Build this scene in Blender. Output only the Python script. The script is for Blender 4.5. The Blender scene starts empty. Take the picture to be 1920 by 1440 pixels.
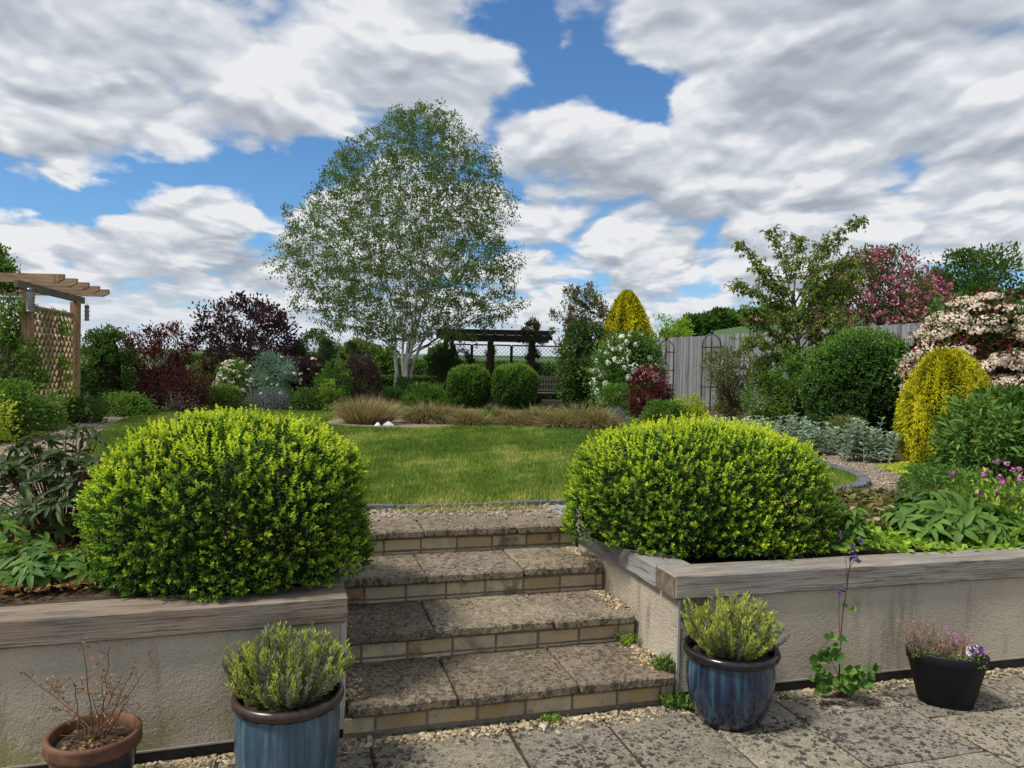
import bpy, bmesh, math
import numpy as np
from math import radians as R
from mathutils import Matrix, Vector

CLOUD_BASE = .235
# ------------------------------------------------------------------ camera, world, sun, exposure
SC = bpy.context.scene
F, PIT, ROLL, HC = 1431.0, 0.0235, 0.0219, 1.6
cp, sp, cr, sr = math.cos(PIT), math.sin(PIT), math.cos(ROLL), math.sin(ROLL)
FWD = np.array([0, cp, -sp]); UP0 = np.array([0, sp, cp]); RT0 = np.array([1.0, 0, 0])
RT = RT0 * cr + UP0 * sr; UP = UP0 * cr - RT0 * sr
CAMLOC = np.array([0, 0, HC])
cam_d = bpy.data.cameras.new('camera'); cam = bpy.data.objects.new('camera', cam_d)
SC.collection.objects.link(cam)
cam.matrix_world = Matrix(((RT[0], UP[0], -FWD[0], 0), (RT[1], UP[1], -FWD[1], 0), (RT[2], UP[2], -FWD[2], HC), (0, 0, 0, 1)))
cam_d.sensor_width = 36; cam_d.lens = 36 * F / 1920; cam_d.clip_end = 6000; cam_d.clip_start = 0.05
SC.camera = cam
SC.view_settings.view_transform = 'Standard'; SC.view_settings.look = 'None'
SC.view_settings.exposure = 0.44; SC.view_settings.gamma = 1.0
SUN_EL, SUN_AZ = R(56), R(-118)          # azimuth from +Y towards +X
sdir = Vector((math.sin(SUN_AZ) * math.cos(SUN_EL), math.cos(SUN_AZ) * math.cos(SUN_EL), math.sin(SUN_EL)))
sl = bpy.data.lights.new('sun', 'SUN'); sl.energy = 3.2; sl.angle = R(12); sl.color = (1, .95, .87)
so = bpy.data.objects.new('sun', sl); SC.collection.objects.link(so)
so.rotation_euler = sdir.to_track_quat('Z', 'Y').to_euler(); so.location = (0, 0, 30)


class NT:
    """tiny helper for writing node trees"""
    def __init__(s, tree): s.t = tree; s.n = tree.nodes; s.l = tree.links
    def new(s, ty, **kw):
        n = s.n.new(ty)
        for k, v in kw.items(): setattr(n, k, v)
        return n
    def put(s, sock, v):
        if v is None: return
        if isinstance(v, bpy.types.NodeSocket): s.l.new(v, sock)
        else:
            try: sock.default_value = v
            except Exception: sock.default_value = (*v, 1.0)
    def m(s, op, a, b=None, c=None, clamp=False):
        n = s.new('ShaderNodeMath', operation=op, use_clamp=clamp)
        for i, v in enumerate((a, b, c)): s.put(n.inputs[i], v)
        return n.outputs[0]
    def v(s, op, a, b=None):
        n = s.new('ShaderNodeVectorMath', operation=op); s.put(n.inputs[0], a); s.put(n.inputs[1], b)
        return n.outputs[0]
    def xyz(s, x, y, z):
        n = s.new('ShaderNodeCombineXYZ')
        for i, q in enumerate((x, y, z)): s.put(n.inputs[i], q)
        return n.outputs[0]
    def sep(s, a):
        n = s.new('ShaderNodeSeparateXYZ'); s.put(n.inputs[0], a); return n.outputs
    def noise(s, vec, scale, detail=4, rough=.5, dist=0.0, out='Fac'):
        n = s.new('ShaderNodeTexNoise'); s.put(n.inputs['Vector'], vec)
        n.inputs['Scale'].default_value = scale; n.inputs['Detail'].default_value = detail
        n.inputs['Roughness'].default_value = rough; n.inputs['Distortion'].default_value = dist
        return n.outputs[out]
    def voro(s, vec, scale, out='Distance', feat='F1', rnd=1.0):
        n = s.new('ShaderNodeTexVoronoi', feature=feat); s.put(n.inputs['Vector'], vec)
        n.inputs['Scale'].default_value = scale; n.inputs['Randomness'].default_value = rnd
        return n.outputs[out]
    def sstep(s, x, a, b, lo=0.0, hi=1.0):
        n = s.new('ShaderNodeMapRange', interpolation_type='SMOOTHSTEP'); s.put(n.inputs[0], x)
        for i, q in enumerate((a, b, lo, hi)): n.inputs[i + 1].default_value = q
        return n.outputs[0]
    def ramp(s, x, stops):
        n = s.new('ShaderNodeValToRGB'); s.put(n.inputs[0], x); e = n.color_ramp.elements
        while len(e) < len(stops): e.new(.5)
        for el, (p, c) in zip(e, stops): el.position = p; el.color = (*c[:3], 1)
        return n.outputs[0]
    def mix(s, f, a, b, mode='MIX'):
        n = s.new('ShaderNodeMix', data_type='RGBA', blend_type=mode)
        s.put(n.inputs[0], f); s.put(n.inputs[6], a); s.put(n.inputs[7], b); return n.outputs[2]


W = bpy.data.worlds.new('World'); SC.world = W; W.use_nodes = True
w = NT(W.node_tree); w.n.clear()
sky = w.new('ShaderNodeTexSky', sky_type='NISHITA', sun_disc=False, sun_elevation=SUN_EL, sun_rotation=SUN_AZ, altitude=100, air_density=1.0, dust_density=.4, ozone_density=2.0)
tc = w.new('ShaderNodeTexCoord'); dx, dy, dz = w.sep(tc.outputs['Generated'])
dzp = w.m('MAXIMUM', dz, 0.0)
ady = w.m('MAXIMUM', w.m('ABSOLUTE', dy), .12)
cu = w.m('DIVIDE', dx, ady); cv = w.m('DIVIDE', dz, ady)      # azimuth / elevation tangents


wrp = w.noise(w.xyz(w.m('MULTIPLY', cu, 1.0), w.m('MULTIPLY', cv, 1.5), 3.7), 5.0, 6, .6, 0, 'Color')
wx, wy, wz = w.sep(w.v('SUBTRACT', wrp, (.5, .5, .5)))
cuw = w.m('ADD', cu, w.m('MULTIPLY', wx, .20)); cvw = w.m('ADD', cv, w.m('MULTIPLY', wy, .12))


def blob(x, y, a, b, ang=0.0):
    """soft patch of sky round one direction, given in photograph pixels, as a solid angle on the dome"""
    u0 = (x - 960) / F; v0 = (686 + (x - 960) * ROLL - y) / F; a /= F; b /= F
    c_, s_ = math.cos(R(ang)), math.sin(R(ang))
    du = w.m('SUBTRACT', cuw, u0); dv = w.m('SUBTRACT', cvw, v0)
    p = w.m('DIVIDE', w.m('ADD', w.m('MULTIPLY', du, c_), w.m('MULTIPLY', dv, s_)), a)
    q = w.m('DIVIDE', w.m('SUBTRACT', w.m('MULTIPLY', dv, c_), w.m('MULTIPLY', du, s_)), b)
    return w.m('EXPONENT', w.m('MULTIPLY', w.m('ADD', w.m('MULTIPLY', p, p), w.m('MULTIPLY', q, q)), -1.0))
def blobs(lst):
    tot = None
    for args, amt in lst:
        g = w.m('MULTIPLY', blob(*args), amt); tot = g if tot is None else w.m('ADD', tot, g)
    return tot


def cloud_field(dzs):
    zz = w.m('ADD', dzs, .17)
    p = w.xyz(w.m('DIVIDE', dx, zz), w.m('MULTIPLY', w.m('DIVIDE', dy, zz), .74), w.m('MULTIPLY', dzs, 2.5))
    wn = w.noise(p, 2.6, 4, .55, 0, 'Color')
    p2 = w.v('ADD', p, w.v('MULTIPLY', w.v('SUBTRACT', wn, (.5, .5, .5)), (.5, .5, .5)))
    a = w.noise(p2, 1.25, 7, .50)
    vo = w.new('ShaderNodeTexVoronoi', feature='SMOOTH_F1', voronoi_dimensions='2D'); w.put(vo.inputs['Vector'], p2)
    vo.inputs['Scale'].default_value = 2.6; vo.inputs['Detail'].default_value = 2.0; vo.inputs['Roughness'].default_value = .55; vo.inputs['Smoothness'].default_value = .5
    bil = w.m('SUBTRACT', .95, vo.outputs['Distance'])
    return w.m('ADD', w.m('MULTIPLY', a, .54), w.m('MULTIPLY', bil, .46)), p2


n0, pw = cloud_field(dzp)
n1, _ = cloud_field(w.m('ADD', dzp, .014))
n2, _ = cloud_field(w.m('ADD', dzp, .06))
holes = blobs([((985, 60, 110, 120), .30), ((1100, 165, 170, 60, -8), .32), ((1200, 195, 60, 55), .24), ((900, 20, 110, 60), .14),
               ((300, 362, 330, 44, 8), .30), ((560, 325, 120, 60, 25), .24), ((60, 385, 120, 40), .24), ((500, 425, 70, 40), .26),
               ((1295, 530, 45, 28), .2), ((390, 8, 70, 34), .2), ((1575, 430, 50, 30), .14), ((1090, 590, 60, 25), .14), ((1040, 80, 25, 40), -.22)])
lumps = blobs([((330, 215, 330, 75, 4), .16), ((370, 415, 130, 34, 4), .26), ((150, 440, 150, 30), .16), ((1250, 80, 150, 60, 20), .16), ((1340, 210, 110, 70), .18), ((700, 60, 180, 90), .12),
               ((830, 120, 150, 55), .1), ((1050, 280, 170, 60), .16), ((520, 500, 140, 60), .12), ((1600, 150, 380, 190), .12), ((1500, 440, 420, 120), .09), ((800, 480, 300, 90), .05), ((330, 60, 330, 70), .12), ((1850, 150, 200, 200), .12)])
dens = w.m('ADD', n0, CLOUD_BASE)
cov = w.m('ADD', w.m('SUBTRACT', dens, holes), lumps)
mask = w.sstep(cov, .415, .60)
# lit upper rims and grey undersides of the cumulus
puff = w.m('ADD', w.m('MULTIPLY', w.m('SUBTRACT', n0, n1), 3.4), w.m('MULTIPLY', w.m('SUBTRACT', n0, n2), 1.7))
big = w.noise(pw, .7, 3, .5)
dark = blobs([((1640, 240, 380, 120), .26), ((1750, 60, 260, 60), .06), ((270, 285, 270, 40, 3), .26), ((60, 20, 300, 50), .16), ((1180, 360, 260, 30), .18), ((1700, 440, 300, 40), .18), ((300, 540, 300, 26), .14), ((1250, 470, 260, 26), .12), ((250, 490, 260, 18), .10)])
lite = blobs([((150, 215, 190, 40), .2), ((480, 190, 200, 40), .16), ((1150, 90, 90, 40), .22), ((1290, 210, 60, 60), .2), ((850, 230, 170, 40), .18), ((380, 410, 110, 20), .25), ((1000, 230, 120, 30), .2), ((1500, 560, 300, 30), .14), ((1230, 420, 100, 30), .15)])
thick = w.m('MULTIPLY', w.m('SUBTRACT', cov, .60), -.5)
br = w.m('ADD', w.m('ADD', w.m('ADD', w.m('SUBTRACT', .74, w.m('MULTIPLY', dark, .8)), lite), puff), w.m('ADD', w.m('MULTIPLY', w.m('SUBTRACT', big, .5), -.5), thick))
ccol = w.ramp(w.m('ADD', w.m('MULTIPLY', br, .78), .17), [(.0, (2.75, 3.05, 3.5)), (.42, (3.75, 4.05, 4.5)), (.74, (4.9, 5.15, 5.55)), (1.05 - .05, (6.1, 6.2, 6.35))])
blue = w.mix(1.0, sky.outputs[0], (.52, .78, 1.0), 'MULTIPLY')
haz = w.sstep(dz, 0.02, .14, .5, 0.0)
blue = w.mix(haz, blue, (3.5, 4.5, 5.9))
fin = w.mix(mask, blue, ccol)
fin = w.mix(w.sstep(dz, .0, .11, .9, 0.0), fin, (4.9, 5.3, 5.85))
low = w.sstep(dz, -.03, 0.0)
fin = w.mix(low, (.8, .85, .6), fin)
bg = w.new('ShaderNodeBackground'); w.put(bg.inputs[0], fin); bg.inputs[1].default_value = .1
wo = w.new('ShaderNodeOutputWorld'); w.l.new(bg.outputs[0], wo.inputs[0])
W.cycles.sampling_method = 'MANUAL'; W.cycles.sample_map_resolution = 512

# ------------------------------------------------------------------ frames measured in the place
TH, TH_L, TH_R = .2797, .3102, .2653            # bearing of the steps, the left wall and the right wall
O = np.array([.815, 3.6243, 0.0])               # foot of the right wall's corner beside the steps
def frame(th): return np.array([math.cos(th), math.sin(th), 0]), np.array([-math.sin(th), math.cos(th), 0])
A_, N_ = frame(TH); AL, NL = frame(TH_L); AR, NR = frame(TH_R)
OL = O + NL * .0623
RISE, GOING = .1486, .4463
ZB, TT, OV = .504, .113, .028                    # underside and thickness of the timber coping, its overhang
ZU = .575                                        # level of the upper garden at the wall


def sm(x, a, b):
    t = np.clip((np.asarray(x, float) - a) / (b - a), 0, 1); return t * t * (3 - 2 * t)


def zg(x, y):
    x = np.asarray(x, float); y = np.asarray(y, float)
    rise = .24 * sm(x, 1.5 + .08 * y, 3.0 + .22 * y) * sm(y, 7, 14) * (1 - sm(y, 40, 90))
    fall = .010 * np.clip(y - 6, 0, 60) * (1 - sm(x, 2, 7))
    az = x / np.maximum(y, 1)
    hill = 15 * sm(az, .13, .30) * sm(y, 70, 215) + 34 * sm(az, .16, .4) * sm(y, 215, 700)
    far = 13 * sm(y, 330, 900) + 10 * sm(y, 900, 2500)
    return ZU + .01 + rise - fall - 1.3 * sm(y, 60, 130) * (1 - sm(y, 260, 500)) + hill + far


def ray(px, py):
    d = FWD + RT * (px - 960) / F - UP * (py - 720) / F
    return d
def P(px, py, D):
    d = ray(px, py); return CAMLOC + d * (D / d[1])
def G(px, py):
    d = ray(px, py); z = ZU
    for _ in range(25):
        k = (z - HC) / d[2]; p = CAMLOC + d * k; z = float(zg(p[0], p[1]))
    return np.array([p[0], p[1], z])
def at(px, D):
    """point of the upper ground at depth D"""
    z = ZU
    for _ in range(4):
        py = 686 + (px - 960) * ROLL + (HC - z) / D * F
        p = P(px, py, D); z = float(zg(p[0], p[1]))
    return np.array([p[0], p[1], z])
def patio_at(px, py):
    d = ray(px, py); return CAMLOC + d * (-HC / d[2])


# ------------------------------------------------------------------ mesh building
def unit(v):
    return v / np.maximum(np.linalg.norm(v, axis=-1, keepdims=True), 1e-9)


class MB:
    def __init__(s): s.v = []; s.ch = []; s.nv = 0
    def add(s, V, Fc, mi=0, rnd=None, smooth=False):
        V = np.asarray(V, np.float32).reshape(-1, 3); Fc = np.asarray(Fc, np.int64)
        if rnd is None: rnd = .5
        s.ch.append((Fc + s.nv, mi, np.broadcast_to(np.asarray(rnd, np.float32), (len(Fc),)), smooth))
        s.v.append(V); s.nv += len(V)
    def build(s, name, mats, parent=None, loc=None):
        V = np.concatenate(s.v) if s.v else np.zeros((0, 3), np.float32)
        if parent is not None:
            q = parent
            while q is not None: V = V - np.array(q.location, np.float32); q = q.parent
        elif loc is not None: V = V - np.asarray(loc, np.float32)
        me = bpy.data.meshes.new(name)
        me.vertices.add(len(V)); me.vertices.foreach_set('co', V.astype(np.float32).ravel())
        li = np.concatenate([c[0].ravel() for c in s.ch]).astype(np.int32)
        cnt = np.concatenate([np.full(len(c[0]), c[0].shape[1]) for c in s.ch])
        st = np.concatenate([[0], np.cumsum(cnt)[:-1]]).astype(np.int32)
        me.loops.add(len(li)); me.loops.foreach_set('vertex_index', li)
        me.polygons.add(len(st)); me.polygons.foreach_set('loop_start', st)
        me.polygons.foreach_set('material_index', np.concatenate([np.full(len(c[0]), c[1]) for c in s.ch]).astype(np.int32))
        me.polygons.foreach_set('use_smooth', np.concatenate([np.full(len(c[0]), c[3]) for c in s.ch]))
        at_ = me.attributes.new('rnd', 'FLOAT', 'FACE')
        at_.data.foreach_set('value', np.concatenate([c[2] for c in s.ch]).astype(np.float32))
        me.update(calc_edges=True)
        for m_ in (mats if isinstance(mats, (list, tuple)) else [mats]): me.materials.append(m_)
        o = bpy.data.objects.new(name, me); SC.collection.objects.link(o)
        if parent is not None: o.parent = parent
        elif loc is not None: o.location = [float(q) for q in loc]
        return o


def tag(o, label=None, cat=None, group=None, kind=None):
    if label: o['label'] = label
    if cat: o['category'] = cat
    if group: o['group'] = group
    if kind: o['kind'] = kind
    return o
def thing(name, label, cat, loc, group=None):
    o = bpy.data.objects.new(name, None); SC.collection.objects.link(o)
    o.location = [float(q) for q in loc]; o.empty_display_size = .1
    return tag(o, label, cat, group)


def tubes(mb, PT, RD, sides=5, mi=0, rnd=None, cap=False):
    """PT (N,k,3) poly-lines, RD (N,k) radii"""
    PT = np.asarray(PT, float); RD = np.asarray(RD, float)
    if PT.ndim == 2: PT = PT[None]; RD = RD[None]
    N, k, _ = PT.shape
    T = unit(np.gradient(PT, axis=1))
    ref = np.where(np.abs(T[:, :1, 2:3]) > .9, np.array([1.0, 0, 0]), np.array([0, 0, 1.0]))
    U = unit(np.cross(T, np.broadcast_to(ref, T.shape))); Vv = np.cross(T, U)
    a = np.arange(sides) * 2 * np.pi / sides
    ring = PT[:, :, None] + RD[:, :, None, None] * (np.cos(a)[:, None] * U[:, :, None] + np.sin(a)[:, None] * Vv[:, :, None])
    i = np.arange(k - 1)[:, None]; j = np.arange(sides)[None]
    f = np.stack([i * sides + j, i * sides + (j + 1) % sides, (i + 1) * sides + (j + 1) % sides, (i + 1) * sides + j], -1).reshape(-1, 4)
    f = (f[None] + (np.arange(N) * k * sides)[:, None, None]).reshape(-1, 4)
    if rnd is not None: rnd = np.repeat(rnd, len(f) // N)
    mb.add(ring, f, mi, rnd, True)
    if cap:
        q = np.arange(sides)
        for r0 in (0, k - 1):
            ff = (q[None] + (np.arange(N) * k * sides + r0 * sides)[:, None])
            mb.add(ring, ff, mi, .5)


TPL = {
    'fold': (np.array([(0, 0, 0), (.42, -.5, .16), (1, 0, -.06), (.42, .5, .16)]), np.array([(0, 1, 2), (0, 2, 3)])),
    'flat': (np.array([(0, 0, 0), (.45, -.5, 0), (1, 0, 0), (.45, .5, 0)]), np.array([(0, 1, 2, 3)])),
    'long': (np.array([(0, 0, 0), (.35, -.5, .1), (.35, 0, .03), (.35, .5, .1), (.72, -.36, .02), (.72, 0, -.03), (.72, .36, .02), (1, 0, -.2)]),
             np.array([(0, 1, 2), (0, 2, 3), (4, 7, 5), (5, 7, 6), (1, 4, 5), (1, 5, 2), (2, 5, 6), (2, 6, 3)])),
    'round': (np.array([(0, 0, 0), (.2, -.42, .06), (.6, -.52, .1), (.93, -.25, .06), (1, 0, 0), (.93, .25, .06), (.6, .52, .1), (.2, .42, .06), (.5, 0, -.03)]),
              np.array([(0, 1, 8), (1, 2, 8), (2, 3, 8), (3, 4, 8), (4, 5, 8), (5, 6, 8), (6, 7, 8), (7, 0, 8)])),
    'disc': (np.array([(-.5, -.5, 0), (.5, -.5, 0), (.5, .5, 0), (-.5, .5, 0)]), np.array([(0, 1, 2, 3)])),
}
def leaves(mb, Pb, D, Nn, L, Wd, shape='fold', mi=0, rnd=None):
    Pb = np.asarray(Pb, float); n = len(Pb)
    D = unit(np.asarray(D, float)); S = unit(np.cross(Nn, D)); Nn = np.cross(D, S)
    L = np.broadcast_to(L, (n,)); Wd = np.broadcast_to(Wd, (n,))
    tv, tf = TPL[shape]
    V = Pb[:, None] + (L[:, None] * tv[:, 0])[..., None] * D[:, None] + (Wd[:, None] * tv[:, 1])[..., None] * S[:, None] + (L[:, None] * tv[:, 2])[..., None] * Nn[:, None]
    f = (tf[None] + (np.arange(n) * len(tv))[:, None, None]).reshape(-1, tf.shape[1])
    if rnd is not None: rnd = np.repeat(rnd, len(tf))
    mb.add(V, f, mi, rnd, shape in ('long', 'round'))


def blades(mb, P0, D, L, Wd, droop, seg=3, mi=0, rnd=None, tip=0.0):
    """ribbons that arch over under their own weight"""
    P0 = np.asarray(P0, float); n = len(P0); D = unit(D)
    L = np.broadcast_to(L, (n,)).astype(float); Wd = np.broadcast_to(Wd, (n,)).astype(float); droop = np.broadcast_to(droop, (n,)).astype(float)
    t = np.linspace(0, 1, seg + 1)
    C = P0[:, None] + D[:, None] * (L[:, None] * t)[..., None]
    C[..., 2] -= (droop * L)[:, None] * t ** 2
    side = unit(np.cross(D, np.array([0, 0, 1.0])) + 1e-6)
    ang = RNG.uniform(-.9, .9, n); up = unit(np.cross(side, D))
    side = side * np.cos(ang)[:, None] + up * np.sin(ang)[:, None]
    wt = np.maximum(1 - t ** 1.6, tip) * .5
    off = side[:, None] * (Wd[:, None] * wt)[..., None]
    V = np.stack([C - off, C + off], 2).reshape(n, -1, 3)
    i = np.arange(seg)
    f = np.stack([2 * i, 2 * i + 1, 2 * i + 3, 2 * i + 2], -1)
    f = (f[None] + (np.arange(n) * 2 * (seg + 1))[:, None, None]).reshape(-1, 4)
    if rnd is not None: rnd = np.repeat(rnd, seg)
    mb.add(V, f, mi, rnd)


RNG = np.random.default_rng(7)
def sphere_dirs(n, rng=None):
    rng = rng or RNG
    return unit(rng.normal(size=(n, 3)))


def bbox(mb, M, size, bevel=.004, mi=0, rnd=None, jit=0.0, cuts=0, seg=1):
    """bevelled block, centre at origin of the frame M (origin, ax, ay, az)"""
    bm = bmesh.new(); bmesh.ops.create_cube(bm, size=1.0)
    for v_ in bm.verts: v_.co = Vector((v_.co.x * size[0], v_.co.y * size[1], v_.co.z * size[2]))
    if cuts:
        for ax in range(3):
            k = int(size[ax] / cuts)
            for q in range(1, k):
                c = Vector((0, 0, 0)); c[ax] = -size[ax] / 2 + size[ax] * q / k; nn = Vector((0, 0, 0)); nn[ax] = 1
                bmesh.ops.bisect_plane(bm, geom=bm.verts[:] + bm.edges[:] + bm.faces[:], plane_co=c, plane_no=nn)
    if bevel:
        eds = [e for e in bm.edges if len(e.link_faces) == 2 and e.calc_face_angle(0) > .5]
        bmesh.ops.bevel(bm, geom=eds, offset=bevel, segments=seg, affect='EDGES', profile=.6)
    V = np.array([v_.co for v_ in bm.verts]); 
    bm.verts.index_update()
    if jit:
        ph = RNG.uniform(0, 9, 3)
        q = V * 14 + ph
        V = V + jit * np.stack([np.sin(q[:, 1] * 1.3 + q[:, 2]) + .6 * np.sin(q[:, 0] * 3.1), np.sin(q[:, 0] * 1.1 + q[:, 2] * 2) + .6 * np.sin(q[:, 0] * 4.3), np.sin(q[:, 0] * 1.7 + q[:, 1] * 1.2) + .5 * np.sin(q[:, 0] * 5.1 + q[:, 1] * 3)], -1) * .6
        V = V + RNG.normal(0, jit * .25, V.shape)
    o, ax, ay, az = M
    Wv = o + V[:, :1] * ax + V[:, 1:2] * ay + V[:, 2:3] * az
    by = {}
    for f_ in bm.faces: by.setdefault(len(f_.verts), []).append([q.index for q in f_.verts])
    base = mb.nv; first = True
    for k, fl in by.items():
        if first: mb.add(Wv, np.array(fl), mi, rnd); first = False
        else:
            mb.ch.append((np.array(fl) + base, mi, np.broadcast_to(np.float32(.5 if rnd is None else rnd), (len(fl),)), False))
    bm.free()
ZUP = np.array([0, 0, 1.0]); XA = np.array([1.0, 0, 0]); YA = np.array([0, 1.0, 0])
def bar(mb, a, b, wd, ht, bevel=.004, mi=0, rnd=None, up=ZUP, jit=0.0, cuts=0):
    a = np.asarray(a, float); b = np.asarray(b, float); d = b - a; L = np.linalg.norm(d); d = d / L
    s = unit(np.cross(up, d)); u = np.cross(d, s)
    bbox(mb, ((a + b) / 2, d, s, u), (L, wd, ht), bevel, mi, rnd, jit, cuts)


def lathe(mb, c, prof, sides=40, mi=0, sx=1.0, sy=1.0, rot=0.0, flute=0.0, nfl=20):
    prof = np.asarray(prof, float); k = len(prof); a = np.arange(sides) * 2 * np.pi / sides
    r = prof[:, :1] * (1 + flute * np.cos(nfl * a)[None])
    x = r * np.cos(a) * sx; y = r * np.sin(a) * sy; z = np.broadcast_to(prof[:, 1:2], x.shape)
    V = np.stack([c[0] + x * math.cos(rot) - y * math.sin(rot), c[1] + x * math.sin(rot) + y * math.cos(rot), c[2] + z], -1)
    i = np.arange(k - 1)[:, None]; j = np.arange(sides)[None]
    f = np.stack([i * sides + j, i * sides + (j + 1) % sides, (i + 1) * sides + (j + 1) % sides, (i + 1) * sides + j], -1).reshape(-1, 4)
    mb.add(V, f, mi, .5, True)


def sheet(name, poly, dz, mat, res=.25, kind='structure', zf=None):
    """flat sheet with the outline poly, following the ground"""
    poly = np.asarray(poly, float)
    bm = bmesh.new(); vs = [bm.verts.new((p[0], p[1], 0)) for p in poly]; bm.faces.new(vs)
    lo, hi = poly.min(0), poly.max(0)
    for ax in (0, 1):
        for q in np.arange(lo[ax] + res, hi[ax], res):
            c = Vector((0, 0, 0)); c[ax] = q; nn = Vector((0, 0, 0)); nn[ax] = 1
            bmesh.ops.bisect_plane(bm, geom=bm.verts[:] + bm.edges[:] + bm.faces[:], plane_co=c, plane_no=nn)
    for v_ in bm.verts: v_.co.z = float((zf or zg)(v_.co.x, v_.co.y)) + dz
    bmesh.ops.recalc_face_normals(bm, faces=bm.faces)
    me = bpy.data.meshes.new(name); bm.to_mesh(me); bm.free()
    if me.polygons[0].normal.z < 0: me.flip_normals()
    me.materials.append(mat)
    o = bpy.data.objects.new(name, me); SC.collection.objects.link(o); o['kind'] = kind
    return o


def smooth_loop(pts, n=160):
    pts = np.asarray(pts, float); k = len(pts); t = np.linspace(0, k, n, endpoint=False); i = t.astype(int); u = (t - i)[:, None]
    p0, p1, p2, p3 = (pts[(i + q) % k] for q in (-1, 0, 1, 2))
    return .5 * (2 * p1 + (p2 - p0) * u + (2 * p0 - 5 * p1 + 4 * p2 - p3) * u ** 2 + (3 * p1 - p0 - 3 * p2 + p3) * u ** 3)
def inside(poly, x, y):
    c = np.zeros(len(x), bool); n = len(poly)
    for i in range(n):
        x1, y1 = poly[i]; x2, y2 = poly[(i + 1) % n]
        k = ((y1 > y) != (y2 > y)) & (x < (x2 - x1) * (y - y1) / (y2 - y1 + 1e-12) + x1); c ^= k
    return c
def vnoise(x, y, s, seed=0):
    r = np.random.default_rng(seed); o = 0
    for k in range(6):
        a = r.uniform(0, 6.28); f = s * r.uniform(.6, 1.8); o = o + np.sin((x * math.cos(a) + y * math.sin(a)) * f + r.uniform(0, 6.28))
    return o / 6


# ------------------------------------------------------------------ materials
def new_mat(name):
    m_ = bpy.data.materials.new(name); m_.use_nodes = True; t = NT(m_.node_tree); t.n.clear()
    return m_, t
def finish(t, col, rough=.8, spec=.3, bump=None, bstr=.3, bdist=.01, metal=0.0, coat=0.0):
    b = t.new('ShaderNodeBsdfPrincipled'); t.put(b.inputs['Base Color'], col); t.put(b.inputs['Roughness'], rough)
    b.inputs['Specular IOR Level'].default_value = spec; b.inputs['Metallic'].default_value = metal
    b.inputs['Coat Weight'].default_value = coat; b.inputs['Coat Roughness'].default_value = .08
    if bump is not None:
        bn = t.new('ShaderNodeBump'); bn.inputs['Strength'].default_value = bstr; bn.inputs['Distance'].default_value = bdist
        t.put(bn.inputs['Height'], bump); t.l.new(bn.outputs[0], b.inputs['Normal'])
    o = t.new('ShaderNodeOutputMaterial'); t.l.new(b.outputs[0], o.inputs[0]); return b
def obj_co(t): return t.new('ShaderNodeTexCoord').outputs['Object']
def attr(t): return t.new('ShaderNodeAttribute', attribute_name='rnd').outputs['Fac']

def leafmat(name, cols, rough=.6, trans=.35, spec=.18, var=.3, nscale=2.5, gain=1.9):
    cols = [tuple(min(q * gain, .85) for q in c) for c in cols]
    m_, t = new_mat(name); a = attr(t); n = len(cols)
    c = t.ramp(a, [(i / max(n - 1, 1), q) for i, q in enumerate(cols)])
    nz = t.noise(obj_co(t), nscale, 3, .6)
    k = t.m('ADD', 1 - var, t.m('MULTIPLY', nz, var * 2))
    c = t.mix(1.0, c, t.xyz(k, k, k), 'MULTIPLY')
    b = t.new('ShaderNodeBsdfPrincipled'); t.put(b.inputs['Base Color'], c); b.inputs['Roughness'].default_value = rough
    b.inputs['Specular IOR Level'].default_value = spec
    tr = t.new('ShaderNodeBsdfTranslucent'); t.put(tr.inputs[0], t.mix(1.0, c, (1.15, 1.2, .7), 'MULTIPLY'))
    mx = t.new('ShaderNodeMixShader'); mx.inputs[0].default_value = trans
    t.l.new(b.outputs[0], mx.inputs[1]); t.l.new(tr.outputs[0], mx.inputs[2])
    o = t.new('ShaderNodeOutputMaterial'); t.l.new(mx.outputs[0], o.inputs[0]); return m_

def plain(name, cols, scale=8, rough=.8, spec=.3, bump=.0, metal=0.0, stretch=(1, 1, 1), coat=0.0, bdist=.004):
    m_, t = new_mat(name); co = t.v('MULTIPLY', obj_co(t), stretch)
    nz = t.noise(co, scale, 6, .6)
    c = t.ramp(nz, [(.25 + .5 * i / max(len(cols) - 1, 1), q) for i, q in enumerate(cols)])
    finish(t, c, rough, spec, nz if bump else None, bump, bdist, metal, coat); return m_

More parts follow.
